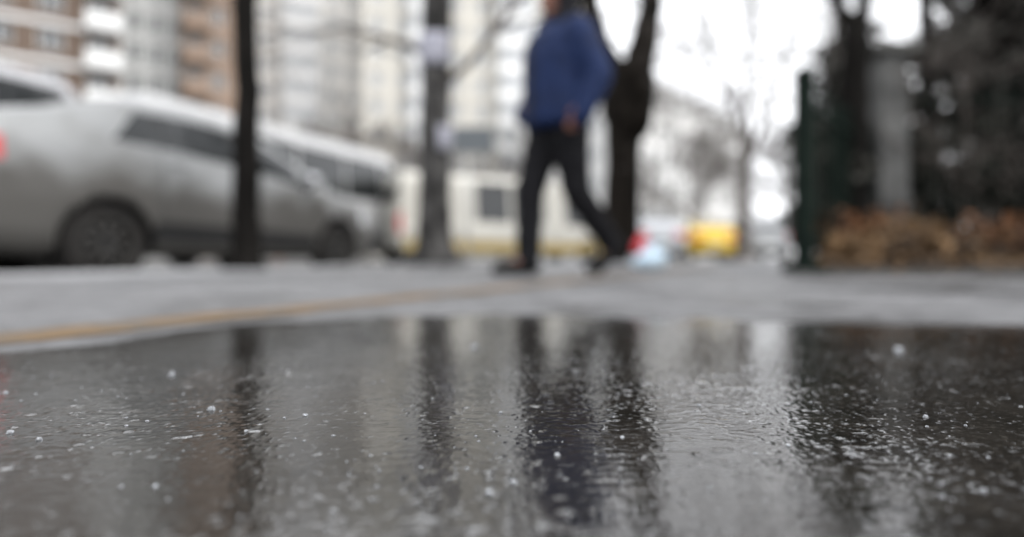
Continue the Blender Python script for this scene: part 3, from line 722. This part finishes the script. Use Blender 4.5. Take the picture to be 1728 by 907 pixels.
# slender fork at the right, inside the planted bed
b = px(1437, 4.6, .05)
bare_tree('street_tree', 'slender dark tree forking low, in front of the concrete pillar', b,
    [[((0, 0, -.03), .14), ((0, 0, .2), .115), ((.01, 0, .9), .105), ((.03, 0, 1.5), .095), ((.035, 0, 1.82), .09)],
     [((.03, 0, 1.74), .07), ((-.03, 0, 1.9), .052), ((-.15, 0, 2.1), .04), ((-.25, 0, 2.35), .036), ((-.34, .05, 3.0), .03), ((-.5, .1, 4.0), .018)],
     [((.04, 0, 1.74), .065), ((.08, 0, 1.95), .05), ((.12, 0, 2.3), .042), ((.13, 0, 3.0), .034), ((.2, 0, 4.2), .018)]],
    radial(1, (.5, .6, .7, .8, .9, 1), .016, .9, 3, 3) + radial(2, (.5, .6, .7, .8, .9, 1), .018, 1.0, 3, 4), M_BARK, M_BARK, 14)
# bare spreading tree far ahead on the corner
b = px(1252, 14.4)
bare_tree('street_tree', 'bare spreading tree with fine twigs, far ahead beside the taxi', b,
    [[((0, 0, -.02), .26), ((0, 0, .2), .18), ((.03, 0, 1.0), .15), ((.08, 0, 2.0), .14), ((.12, 0, 2.6), .12)],
     [((.1, 0, 2.4), .09), ((.0, 0, 3.1), .075), ((-.4, 0, 4.2), .06), ((-1.0, .1, 5.6), .04), ((-1.4, .1, 7.0), .02)],
     [((.12, 0, 2.4), .09), ((.2, .1, 3.3), .075), ((.15, .2, 4.8), .055), ((.3, .1, 6.4), .035), ((.2, 0, 8), .02)],
     [((.14, 0, 2.4), .08), ((.4, -.1, 3.1), .065), ((.8, -.2, 4.2), .05), ((1.1, -.2, 5.8), .03), ((1.3, -.2, 7), .018)]],
    radial(1, (.3, .4, .5, .6, .7, .8, .9, 1), .03, 1.5, 3, 6, .75) + radial(2, (.3, .4, .5, .6, .7, .8, .9, 1), .03, 1.5, 3, 7, .75) + radial(3, (.3, .4, .5, .6, .7, .8, .9, 1), .028, 1.4, 3, 8, .7), M_TWIG, M_TWIG, 15, nmin=.0085)
# twiggy trees in front of the houses
for i, (pxl, dist, h, sd, tw, lab) in enumerate([
        (470, 27, 4.6, 21, M_TWIG_RED, 'reddish-brown bare tree rising over the white van beside the slim dark trunk'),
        (620, 30, 6.0, 22, M_TWIG, 'brown bare tree in front of the beige block, left of the grey trunk'),
        (850, 33, 6.5, 23, M_TWIG, 'bare tree in front of the cream block, left of the walking person'),
        (1165, 36, 8.0, 24, M_TWIG, 'bare tree in front of the far grey block'),
        (1330, 40, 8.5, 25, M_TWIG, 'farthest bare tree, behind the low white delivery van'),
        (545, 34, 7.5, 27, M_TWIG, 'tall bare tree in front of the beige block, between the slim and grey trunks'),
        (700, 38, 8.0, 28, M_TWIG, 'bare tree just left of the grey trunk, before the cream block'),
        (300, 34, 7.0, 26, M_TWIG, 'bare tree in front of the tan tower, above the silver sedan')]):
    b = px(pxl, dist, ROAD_Z); k = h/6
    tt = bare_tree('street_tree', lab, b, [[((0, 0, -.02), .2*k), ((0, 0, .3), .15*k), ((.03, 0, 1.4*k), .12*k), ((.1, 0, 2.4*k), .1*k), ((0, 0, 4.2*k), .05*k)]],
        radial(0, (.4, .46, .52, .58, .64, .7, .76, .82, .88, .94, 1), .06*k, 1.6*k, 4, sd, .7), tw, tw, sd, nmin=.016)
    if i == 0:
        lv = MB(); rg = random.Random(5)
        for _ in range(16): foliage(lv, (rg.uniform(-1.6, 1.6), rg.uniform(-1, 1), rg.uniform(3.0, 5.4)), (.55, .55, .4), 60, .16, rg, .1)
        lv.build('leaves', mat('rusty_leaves', (.34, .12, .06), .8, (.26, .12, .07), 2), tt)

# ================================================================== PLANTED BED AND FENCE ON THE RIGHT
BX, BY = 1.60, 3.15
M_SOIL = mat('dark_soil', (.012, .010, .008), .95, (.032, .024, .017), 12, bump=.02, bscale=25)
U, V = np.meshgrid(np.linspace(0, 1, 90), np.linspace(0, 1, 90))
BEDX = BX + .02 + U*7.0 + V*5.0; BEDY = BY + .06 + V*9.0 - U*.25
BZ = .008 + .05*sstep(0, .06, V)*sstep(0, .03, U) + .02*fbm(BEDX*3, BEDY*3, 3)
tag(link('soil', grid_mesh('soil', BEDX, BEDY, BZ), M_SOIL), kind='structure')
edging = MB().bevbox(.008, .592, -.05, .05, -.04, .022, .01).mesh('edging_stone'); edging.materials.append(mat('edging_concrete', (.035, .034, .032), .8, (.06, .058, .055), 9, bump=.004))
for i in range(12):
    share('edging_stone', edging, pavement, (BX+.6*i, BY-.021*i, 0), (0, 0, -math.atan2(.25, 7)))
ra = math.atan2(9, 5)
for i in range(16):
    share('edging_stone', edging, pavement, (BX+.6*i*math.cos(ra)-.02, BY+.08+.6*i*math.sin(ra), 0), (0, 0, ra))

M_GREEN = mat('dark_green_paint', (.004, .0075, .006), .8, (.007, .012, .009), 8, spec=.06)
M_CONC = mat('grey_concrete', (.028, .028, .027), .9, (.11, .11, .106), 3, bump=.01, bscale=25)
# green corner post
b = px(1357, 3.6, .04); fp = empty('fence_post', b, .3); tag(fp, 'dark green metal post at the corner of the planted bed', 'post')
MB().bevbox(-.042, .042, -.042, .042, -.06, 1.16, .008).build('shaft', M_GREEN, fp)
MB().lathe([(.0005, 1.225), (.03, 1.215), (.045, 1.19), (.055, 1.17), (.055, 1.155), (.0005, 1.155)], 16).build('cap', M_GREEN, fp, True)
MB().bevbox(-.09, .09, -.09, .09, -.03, .03, .01).build('base_plate', M_GREEN, fp)
# concrete pillar with a cap
b = px(1491, 5.0, .04); pl = empty('pillar', b, .1); tag(pl, 'grey concrete pillar with a dark cap inside the bed', 'pillar')
MB().bevbox(-.13, .13, -.13, .13, -.05, 1.74, .015).build('shaft', M_CONC, pl)
MB().add([(-.2, -.2, 1.742), (.2, -.2, 1.742), (.2, .2, 1.742), (-.2, .2, 1.742), (-.2, -.2, 1.80), (.2, -.2, 1.80), (.2, .2, 1.80), (-.2, .2, 1.80), (0, 0, 1.9)],
    [(3, 2, 1, 0), (0, 1, 5, 4), (1, 2, 6, 5), (2, 3, 7, 6), (3, 0, 4, 7), (4, 5, 8), (5, 6, 8), (6, 7, 8), (7, 4, 8)]).build('cap', mat('cap_dark', (.06, .06, .055), .8), pl)
# bar fence running right from the pillar, and left back to the post
bar = MB(); bar.tube([(0, 0, 0), (0, 0, 1.5)], .009, 6); bar.tube([(0, 0, 1.5), (0, 0, 1.56)], [.011, .001], 6); barm = bar.mesh('bar'); barm.materials.append(M_GREEN)
def fence(a, b2, label, h=1.0):
    a, b2 = Vector(a), Vector(b2); L = (b2-a).length; rz = math.atan2(b2.y-a.y, b2.x-a.x); f = empty('bar_fence', a, rz); tag(f, label, 'fence', 'dark green bar fences')
    n = int(L/.11)
    for i in range(n): share('bar', barm, f, (.06+i*(L-.12)/(n-1), 0, .06), (0, 0, 0), (1, 1, h))
    for z in (.18, 1.36*h): MB().bevbox(0, L, -.016, .016, z, z+.035, .004).build('rail', M_GREEN, f)
    for x in (0.02, L*.5, L-.02): MB().bevbox(x-.03, x+.03, .019, .075, -.05, 1.6*h, .005).build('post', M_GREEN, f)
fence(px(1516, 5.02, .05)+Vector((.06, 0, 0)), (7.2, 4.8, .05), 'dark green bar fence running right from the concrete pillar')
fence(px(1368, 3.75, .05), px(1470, 4.95, .05), 'short dark green bar fence between the green post and the concrete pillar', .72)

M_EVER = mat('evergreen_needles', (.026, .026, .022), .85, (.085, .08, .07), 2.0)
M_IVY = mat('dull_ivy_leaves', (.02, .022, .017), .7, (.055, .05, .04), 2.5)
M_DEAD = mat('withered_leaves', (.17, .07, .024), .8, (.028, .016, .009), 4, contrast=(.38, .6))
M_DEAD2 = mat('pale_dry_leaves', (.17, .10, .045), .85, (.03, .018, .010), 5, contrast=(.42, .6))
def evergreen(label, base, h, r, seed, n, m=M_EVER, clear=.2, size=.11, name='evergreen_tree', group='dark evergreens behind the fence'):
    rng = random.Random(seed); root = empty(name, base); tag(root, label, 'tree', group)
    tr = MB(); tr.tube([(0, 0, -.05), (0, 0, .3), (.03, 0, h*.5), (0, 0, h*.95)], [.14, .1, .07, .02], 10)
    limbs = []
    for k in range(46):
        t = rng.uniform(clear, .97); z = h*t; a = rng.uniform(0, 6.28); rr = r*(1-.62*t)*rng.uniform(.55, 1.1)
        e = Vector((math.cos(a)*rr, math.sin(a)*rr, z-rng.uniform(0, .25))); tr.tube([(0, 0, z), (e.x*.5, e.y*.5, z+.06), e], [.025, .016, .005], 5); limbs.append((z, e))
    tr.build('trunk', M_BARK, root, True); cr = MB(); per = n//len(limbs)
    for z, e in limbs:
        for f in (.5, .85, 1.05): foliage(cr, (e.x*f, e.y*f, z+(e.z-z)*f), (.2*r+.12, .2*r+.12, .2), per//3, size, rng, .1, .7, .35)
    cr.build('crown', m, root)
    return root
for lab, bx, by, h_, r_, sd in (('thick dark trunk near the right edge, behind the bar fence', 4.75, 5.55, 6.5, .17, 41),
        ('thin dark tree with drooping twigs right of the concrete pillar', 3.85, 5.5, 5.5, .055, 42),
        ('twiggy dark tree behind the bar fence, second right of the pillar', 4.35, 6.2, 5.8, .075, 43),
        ('slim twiggy tree between the slender forked tree and the pillar', 3.5, 6.3, 4.6, .05, 44)):
    k = h_/6
    bare_tree('bed_tree', lab, (bx, by, .04), [[((0, 0, -.03), r_*1.5), ((0, 0, .25), r_*1.1), ((.03, 0, 1.4*k), r_), ((-.04, 0, 3.0*k), r_*.85), ((.03, 0, 4.6*k), r_*.6), ((0, 0, 6*k), r_*.3)]],
        radial(0, (.16, .22, .28, .34, .4, .46, .52, .58, .64, .7, .76, .82, .9, 1), .022, .95, 3, sd, .35), M_BARK, M_TWIG, sd, group='trees in the planted bed')
evergreen('tall dark evergreen at the far right, behind the bar fence', (5.15, 5.9, .05), 7.5, 1.35, 31, 9000)
evergreen('tall dark evergreen right behind the bar fence, second from the right edge', (4.55, 5.75, .05), 7.0, .8, 32, 7500)
evergreen('slimmer evergreen behind the bar fence, farther from the edge', (6.5, 7.9, .05), 8.0, 1.05, 33, 7000)
evergreen('tall evergreen standing beyond the right edge of the bar fence', (6.0, 5.2, .05), 7.0, 1.4, 36, 6000)
evergreen('narrow dark evergreen between the slender forked tree and the green post', (3.25, 5.7, .05), 2.3, .4, 34, 3000, clear=.05)
evergreen('round ivy-clad tree behind the concrete pillar', (4.4, 7.2, .05), 2.1, .7, 35, 3000, m=M_IVY, clear=.05, name='ivy_tree')

def shrub(name, label, base, r, h, n, m, seed, size=.07, group='low shrubs in the bed'):
    rng = random.Random(seed); root = empty(name, base); tag(root, label, 'shrub', group); s = MB(); cr = MB()
    for k in range(18):
        a = rng.uniform(0, 6.28); e = Vector((math.cos(a)*r*rng.uniform(.3, 1), math.sin(a)*r*rng.uniform(.3, 1), h*rng.uniform(.5, 1)))
        s.tube([(0, 0, -.04), (e.x*.3, e.y*.3, e.z*.5), e], [.012, .009, .003], 5)
        for f in (.45, .75, 1):
            q = rng.uniform(.03, .15); foliage(cr, e*f+Vector((rng.gauss(0, .06), rng.gauss(0, .06), 0)), (q, q, q*.8), int(n/54*q*q*70)+4, size, rng, 0)
    s.build('stem', M_TWIG, root, True); cr.build('leaves', m, root)
    return root
hedge = [(2.5, 4.25, .24, .34, M_DEAD, 'withered brown shrub at the foot of the slender forked tree'),
         (2.72, 3.95, .3, .24, M_DEAD2, 'pale dry shrub in front of the concrete pillar'),
         (2.3, 3.85, .16, .13, M_DEAD2, 'small tawny dry shrub, leftmost in the bed'),
         (3.1, 4.1, .34, .09, M_DEAD2, 'dry leafed shrub right of the concrete pillar'),
         (3.55, 4.2, .36, .25, M_DEAD, 'brown withered shrub before the bar fence, near the right edge'),
         (4.0, 4.15, .36, .16, M_DEAD, 'rust-brown shrub at the right edge of the bed')]
for i, (x, y, r_, h_, m_, lb) in enumerate(hedge): shrub('dry_shrub', lb, (x, y, .07), r_, h_, 1000, m_, 50+i)
dk = [(2.45, 4.7, .28, 1.2, 'dark twiggy shrub just behind the green post'), (3.35, 5.35, .5, 1.2, 'dark leafy shrub behind the fence beside the concrete pillar'),
      (4.0, 5.5, .55, 1.25, 'dark leafy shrub behind the fence, midway to the right edge'), (4.75, 5.45, .6, 1.3, 'dark leafy shrub behind the fence at the right edge'), (5.4, 5.3, .6, 1.2, 'dark leafy shrub beyond the right edge of the picture')]
for i, (x, y, r_, h_, lb) in enumerate(dk): shrub('dark_shrub', lb, (x, y, .05), r_, h_, 3000 if i else 2200, M_IVY, 70+i, .085)
# fallen leaves
rng = random.Random(90); lm = MB()
for _ in range(3000):
    v = rng.random()**1.8; u = rng.random(); x = BX+.1+u*4.2+v*1.6; y = BY+.12+v*2.4-u*.2; s = rng.uniform(.03, .06)
    p = Vector((x, y, .055+rng.random()*.06)); a = rng.uniform(0, 6.28); d1 = Vector((math.cos(a), math.sin(a), rng.gauss(0, .35)))*s; d2 = Vector((-math.sin(a), math.cos(a), rng.gauss(0, .35)))*s*.6
    lm.add([p, p+d1*.5+d2*.5, p+d1, p+d1*.5-d2*.5], [(0, 1, 2), (0, 2, 3)])
tag(lm.build('fallen_leaves', M_DEAD2), 'litter of dry brown leaves on the planted bed', 'leaves', kind='stuff')

# ================================================================== SIGN, BAG
b = px(788, 9.6, 0); sg = empty('street_sign', b); tag(sg, 'blue-grey sign plate on a thin pale pole, right of the grey trunk', 'sign')
MB().tube([(0, 0, -.02), (0, 0, 2.25)], .026, 12).build('pole', mat('galvanised', (.5, .5, .49), .45, metal=.4), sg, True)
MB().bevbox(-.22, .44, -.062, -.036, 1.77, 2.2, .012).build('plate', mat('sign_blue_grey', (.13, .145, .155), .5), sg)
for z in (1.85, 2.1): MB().bevbox(-.035, .035, -.033, .033, z, z+.03, .004).build('clamp', M_CHROME, sg)

b = px(1098, 5.05, 0)
bg_ = MB(); bg_.ell((0, 0, .075), (.135, .11, .085)); bg_.ell((.05, -.02, .1), (.085, .08, .06)); bg_.ell((-.07, .02, .055), (.08, .08, .06)); bg_.cap((0, 0, .12), (.01, 0, .17), .05, .02); bg_.cap((.01, 0, .17), (.06, 0, .21), .018, .03); bg_.cap((0, 0, .17), (-.04, .01, .2), .018, .026)
bme = remeshed(bg_, .008, 3)
for v in bme.vertices:
    k = v.co; n_ = float(fbm(np.array([k.x*28+k.z*9]), np.array([k.y*28-k.z*17]), 3)[0]); v.co = k + v.normal*n_*.016
    if v.co.z < .002: v.co.z = .002
bag = empty('plastic_bag', b); tag(bag, 'crumpled light blue plastic bag lying on the pavement', 'bag')
link('bag_body', bme, mat('light_blue_plastic', (.42, .55, .66), .35, (.55, .66, .74), 12), bag, True)
pk = MB(); pk.ell((0, 0, .08), (.075, .07, .082)); pk.ell((.03, 0, .12), (.05, .05, .04)); pk.cap((0, 0, .13), (-.01, 0, .185), .03, .016)
pme = remeshed(pk, .008, 2)
for v in pme.vertices:
    k = v.co; n_ = float(fbm(np.array([k.x*30+k.z*12]), np.array([k.y*30-k.z*19]), 3)[0]); v.co = k + v.normal*n_*.01
    if v.co.z < .002: v.co.z = .002
rb = empty('red_bundle', px(1082, 5.3, 0)); tag(rb, 'red knotted bundle behind the light blue bag', 'bag')
# stands on a small pale carton
MB().bevbox(-.1, .1, -.08, .08, 0, .11, .006).build('carton', mat('pale_carton', (.42, .43, .44), .7), rb)
q = link('bundle', pme, mat('red_plastic', (.45, .02, .03), .4, (.55, .04, .05), 9), rb, True); q.location = (0, 0, .112)

# ================================================================== PERSON
def person():
    U_ = Vector((-.85, -.53)).normalized(); rz = math.atan2(U_.y, U_.x)
    root = empty('person', (.275, 3.56, 0), rz); tag(root, 'person walking in a blue padded jacket with black trousers, one hand in a pocket', 'person')
    SKIN = mat('skin', (.15, .062, .043), .6, (.19, .085, .058), 20)
    JK = mat('blue_padded_fabric', (.0028, .009, .036), .75, (.0055, .016, .06), 14, bump=.004, bscale=60, spec=.25)
    TR = mat('black_trousers', (.006, .006, .007), .9, (.010, .010, .011), 30, spec=.1); SH = mat('black_shoe', (.008, .008, .008), .8, spec=.12); HD = mat('black_hood', (.010, .010, .012), .9, spec=.1)
    hipR, kR, aR, toeR = (0, -.09, .92), (.14, -.085, .51), (.165, -.07, .09), (.33, -.085, .035)
    hipL, kL, aL, toeL = (-.01, .09, .92), (-.07, .09, .50), (-.37, .07, .17), (-.245, .075, .04)
    # body: head, neck, torso, arms, hands, legs in one surface
    b = MB()
    b.ell((.0, 0, 1.665), (.098, .078, .112)); b.ell((.035, 0, 1.60), (.068, .058, .075)); b.cap((.095, 0, 1.655), (.118, 0, 1.615), .013, .02); b.ell((.055, 0, 1.565), (.045, .04, .03))
    for s in (-1, 1): b.ell((-.005, s*.081, 1.635), (.022, .012, .034)); b.ell((.07, s*.04, 1.62), (.025, .025, .022))
    b.ell((.083, 0, 1.583), (.018, .028, .012)); b.ell((.08, 0, 1.685), (.022, .055, .014))
    b.cap((-.015, 0, 1.42), (0, 0, 1.58), .064, .058); b.ell((0, 0, 1.25), (.12, .18, .24)); b.ell((0, 0, .99), (.115, .16, .14))
    for sh_, el, wr_, in_ in (((0, .2, 1.40), (-.075, .28, 1.14), (.0, .262, .94), (.06, .225, .855)), ((0, -.2, 1.40), (-.07, -.30, 1.14), (.10, -.2, .99), (.13, -.09, .96))):
        b.cap(sh_, el, .055, .043); b.cap(el, wr_, .042, .03)
        w, e = Vector(wr_), Vector(in_); d = (e-w).normalized(); up = Vector((d.z, 0, -d.x)).normalized()
        b.cap(w, w+d*.075, .032, .036)
        for k, (o_, ln_) in enumerate(((-.028, .066), (-.009, .078), (.01, .072), (.028, .056))):
            p0 = w+d*.07+up*o_; p1 = p0+d*ln_*.55; p2 = p1+(d+Vector((0, -.3 if w.y > 0 else .3, -.15))).normalized()*ln_*.5; b.cap(p0, p1, .0105, .0098); b.cap(p1, p2, .0098, .0085)
        q0 = w+d*.02-up*.024; q1 = q0+(d*.7-up*.8).normalized()*.045; b.cap(q0, q1, .0135, .0115); b.cap(q1, q1+d*.034, .0112, .0095)
    for h, k, a, t in ((hipR, kR, aR, toeR), (hipL, kL, aL, toeL)):
        b.cap(h, k, .078, .054); b.cap(k, a, .053, .036); b.cap(a, t, .036, .03)
    link('body', remeshed(b, .008, 3), SKIN, root, True)
    for s in (-1, 1): MB().ell((.088, s*.031, 1.637), (.012, .014, .01)).build('eye', mat('eye_dark', (.03, .02, .015), .15), root, True)
    # trousers
    t = MB(); t.ell((-.005, 0, .93), (.145, .175, .13))
    for h, k, a in ((hipR, kR, aR), (hipL, kL, aL)):
        k, a = Vector(k), Vector(a); t.cap(h, k, .128, .088); t.cap(k, k.lerp(a, .5), .088, .08); t.cap(k.lerp(a, .5), a, .08, .074)
    tm = remeshed(t, .011, 4)
    for v in tm.vertices:
        k = v.co; v.co = k + v.normal*float(fbm(np.array([k.x*9+k.y*5]), np.array([k.z*16]), 2)[0])*.012
    link('trousers', tm, TR, root, True)
    for a, tt, pitch in ((aR, toeR, 0), (aL, toeL, 1)):
        a, tt = Vector(a), Vector(tt); s = MB(); d = Vector((tt.x-a.x, tt.y-a.y, 0)).normalized()
        if pitch: s.cap(a+Vector((-.02, 0, -.03)), tt+Vector((0, 0, .01)), .05, .046); s.cap(tt, tt+d*.06+Vector((0, 0, .0)), .045, .036)
        else: s.cap(a-d*.03+Vector((0, 0, -.035)), tt, .05, .042); s.cap(tt, tt+d*.05, .042, .034); s.cap(a, a+Vector((0, 0, .05)), .05, .05)
        sm = remeshed(s, .009, 3)
        lo = .004
        for v in sm.vertices:
            if v.co.z < lo: v.co.z = lo
        link('shoe', sm, SH, root, True)
    # padded jacket with quilted rolls
    j = MB()
    prof = [(.86, .135, .185), (.885, .17, .222), (.95, .178, .228), (1.05, .178, .228), (1.15, .182, .226), (1.28, .182, .232), (1.38, .16, .226), (1.45, .12, .18), (1.50, .09, .105), (1.53, .085, .09)]
    zs = np.linspace(.86, 1.53, 68); vs, fs = [], []; n = 36
    for z in zs:
        a_ = np.interp(z, [p[0] for p in prof], [p[1] for p in prof]); c_ = np.interp(z, [p[0] for p in prof], [p[2] for p in prof]); q = 1+.045*abs(math.sin((z-.86)*math.pi/.085))
        for k in range(n): th = 2*math.pi*k/n; vs.append((a_*q*math.cos(th)+.01, c_*q*math.sin(th), z))
    for i in range(len(zs)-1):
        for k in range(n): fs.append((i*n+k, i*n+(k+1) % n, (i+1)*n+(k+1) % n, (i+1)*n+k))
    fs.append(tuple(range(n-1, -1, -1))); fs.append(tuple((len(zs)-1)*n+k for k in range(n))); j.add(vs, fs)
    for sh_, el, wr_ in (((0, .19, 1.40), (-.075, .285, 1.14), (.022, .252, .90)), ((0, -.19, 1.40), (-.07, -.305, 1.14), (.10, -.215, .985))):
        s0, e0, w0 = Vector(sh_), Vector(el), Vector(wr_)
        for (p, q, ra_, rb_) in ((s0, e0, .108, .09), (e0, w0, .09, .064)):
            for k in range(4): f0, f1 = k/4, (k+1)/4; m0 = p.lerp(q, (f0+f1)/2); r_ = ra_+(rb_-ra_)*(f0+f1)/2; j.cap(p.lerp(q, f0), p.lerp(q, f1), r_*.94, r_*.94); j.ell(m0, (r_*1.02,)*3, 12, 8)
    link('jacket', remeshed(j, .0105, 3), JK, root, True)
    MB().bevbox(.196, .206, -.008, .008, .9, 1.40, .002).build('zip', M_PLASTIC, root)
    # hood drawn up, open at the face
    h = MB(); h.ell((-.02, 0, 1.675), (.13, .118, .15)); h.cap((-.03, 0, 1.46), (-.02, 0, 1.6), .125, .115); h.cap((.05, -.07, 1.49), (.05, .07, 1.49), .055, .055)
    hm = remeshed(h, .01, 4); bmx = bmesh.new(); bmx.from_mesh(hm)
    dele = [v for v in bmx.verts if v.co.x > .035 and v.co.z > 1.535 and abs(v.co.y) < .075 and v.co.z < 1.73]
    bmesh.ops.delete(bmx, geom=dele, context='VERTS'); bmx.to_mesh(hm); bmx.free()
    ho = link('hood', hm, HD, root, True); sm = ho.modifiers.new('t', 'SOLIDIFY'); sm.thickness = .012; sm.offset = -1
    return root
person()

# ================================================================== ICE CRUMBS AND DROPS ON THE FILM
M_ICE = mat('clear_ice', (.6, .62, .65), .12, trans=.75, ior=1.31)
def crumb_mesh(seed, flat=.6):
    rng = random.Random(seed); bm = bmesh.new(); bmesh.ops.create_icosphere(bm, subdivisions=2, radius=1)
    for v in bm.verts:
        k = 1+.45*float(fbm(np.array([v.co.x*1.4+seed*7.1]), np.array([v.co.y*1.4+v.co.z*2.3]), 2)[0]); v.co = Vector((v.co.x*k, v.co.y*k*.9, v.co.z*k*flat))
    me = bpy.data.meshes.new('ice_crumb'); bm.to_mesh(me); bm.free(); me.materials.append(M_ICE); return me
cms = [crumb_mesh(i, .5+.1*i) for i in range(5)]
def gp(u, v): d = CAM_H*1000/(v-433); return (u-864)/1000*d, d
spots = [(10, 668, 3), (16, 737, 3.2), (66, 749, 2.6), (357, 697, 4.2), (290, 637, 4.5), (516, 707, 2.4), (213, 725, 1.6), (262, 830, 2.2), (800, 590, 6), (826, 842, 3), (868, 824, 2.8),
         (770, 808, 1.5), (1516, 595, 8), (1562, 710, 2.6), (1590, 848, 1.8), (1668, 780, 1.4), (1660, 838, 2.4), (640, 803, 1.4), (415, 735, 1.8), (940, 777, 2.6), (1050, 745, 2), (480, 712, 1.7), (1180, 690, 2.2), (1330, 760, 2)]
CRUMBS = ["topmost of the three ice crumbs by the left edge", "bright ice crumb nearest the left edge", "small ice crumb right of the bright one at the left edge",
    "larger ice crumb just left of the slim trunk's reflection", "blurred far ice crumb left of the slim trunk's reflection", "bright ice crumb right of the slim trunk's reflection",
    "tiny ice crumb midway between the left edge and the slim trunk's reflection", "near ice crumb alone at the lower left", "blurred far ice crumb between the grey trunk's and the walker's reflections",
    "lower of two near ice crumbs left of the walker's reflection", "near ice crumb at the left rim of the walker's reflection", "tiny near ice crumb right of the grey trunk's reflection",
    "largest blurred ice crumb, far off at the right", "ice crumb in the dark reflection below the large blurred one", "tiny near ice crumb at the lower right, leftmost of three", "tiny ice crumb at the right, uppermost of the near three",
    "near ice crumb at the lower right, larger of the near three", "tiny near ice crumb left of the grey trunk's reflection", "ice crumb lying in the slim trunk's reflection", "ice crumb in the middle of the walker's reflection",
    "ice crumb in the forked tree's reflection", "small ice crumb left of the bright one past the slim trunk's reflection", "ice crumb in the left part of the pale sky reflection", "ice crumb at the right rim of the pale sky reflection"]
for i, (u, v, s) in enumerate(spots):
    x, y = gp(u, v); o = bpy.data.objects.new('ice_crumb', cms[i % 5]); COL.objects.link(o); k = s*.00065
    o.location = (x, y, film_z(x, y)+k*.25); o.scale = (k, k, k); o.rotation_euler = (random.uniform(-.3, .3), random.uniform(-.3, .3), random.uniform(0, 6))
    tag(o, CRUMBS[i], 'ice crumb', 'tiny ice crumbs on the wet ice')
# countless finer grains
rng = random.Random(4); gm = MB()
ico = bmesh.new(); bmesh.ops.create_icosphere(ico, subdivisions=1, radius=1); iv = [v.co.copy() for v in ico.verts]; jf = [[v.index for v in f.verts] for f in ico.faces]; ico.free()
for _ in range(1700):
    y = .2+.75*rng.random()**1.3; x = rng.uniform(-1, 1)*(.92*y+.05)
    if perlin(np.array([x*5.0+2]), np.array([y*5.0]))[0] < rng.uniform(-.5, .35): continue
    if y > np.interp(x, *EDGE)-.06: continue
    s = .0003+.0009*rng.random()**3; z = film_z(x, y); k = (rng.uniform(.7, 1.6), rng.uniform(.7, 1.4), rng.uniform(.4, .8))
    gm.add([(x+p.x*s*k[0], y+p.y*s*k[1], z+p.z*s*k[2]+s*.1) for p in iv], jf)
tag(gm.build('ice_grit', M_ICE, None, True), 'fine ice grit and droplets scattered over the wet ice', 'ice', kind='stuff')
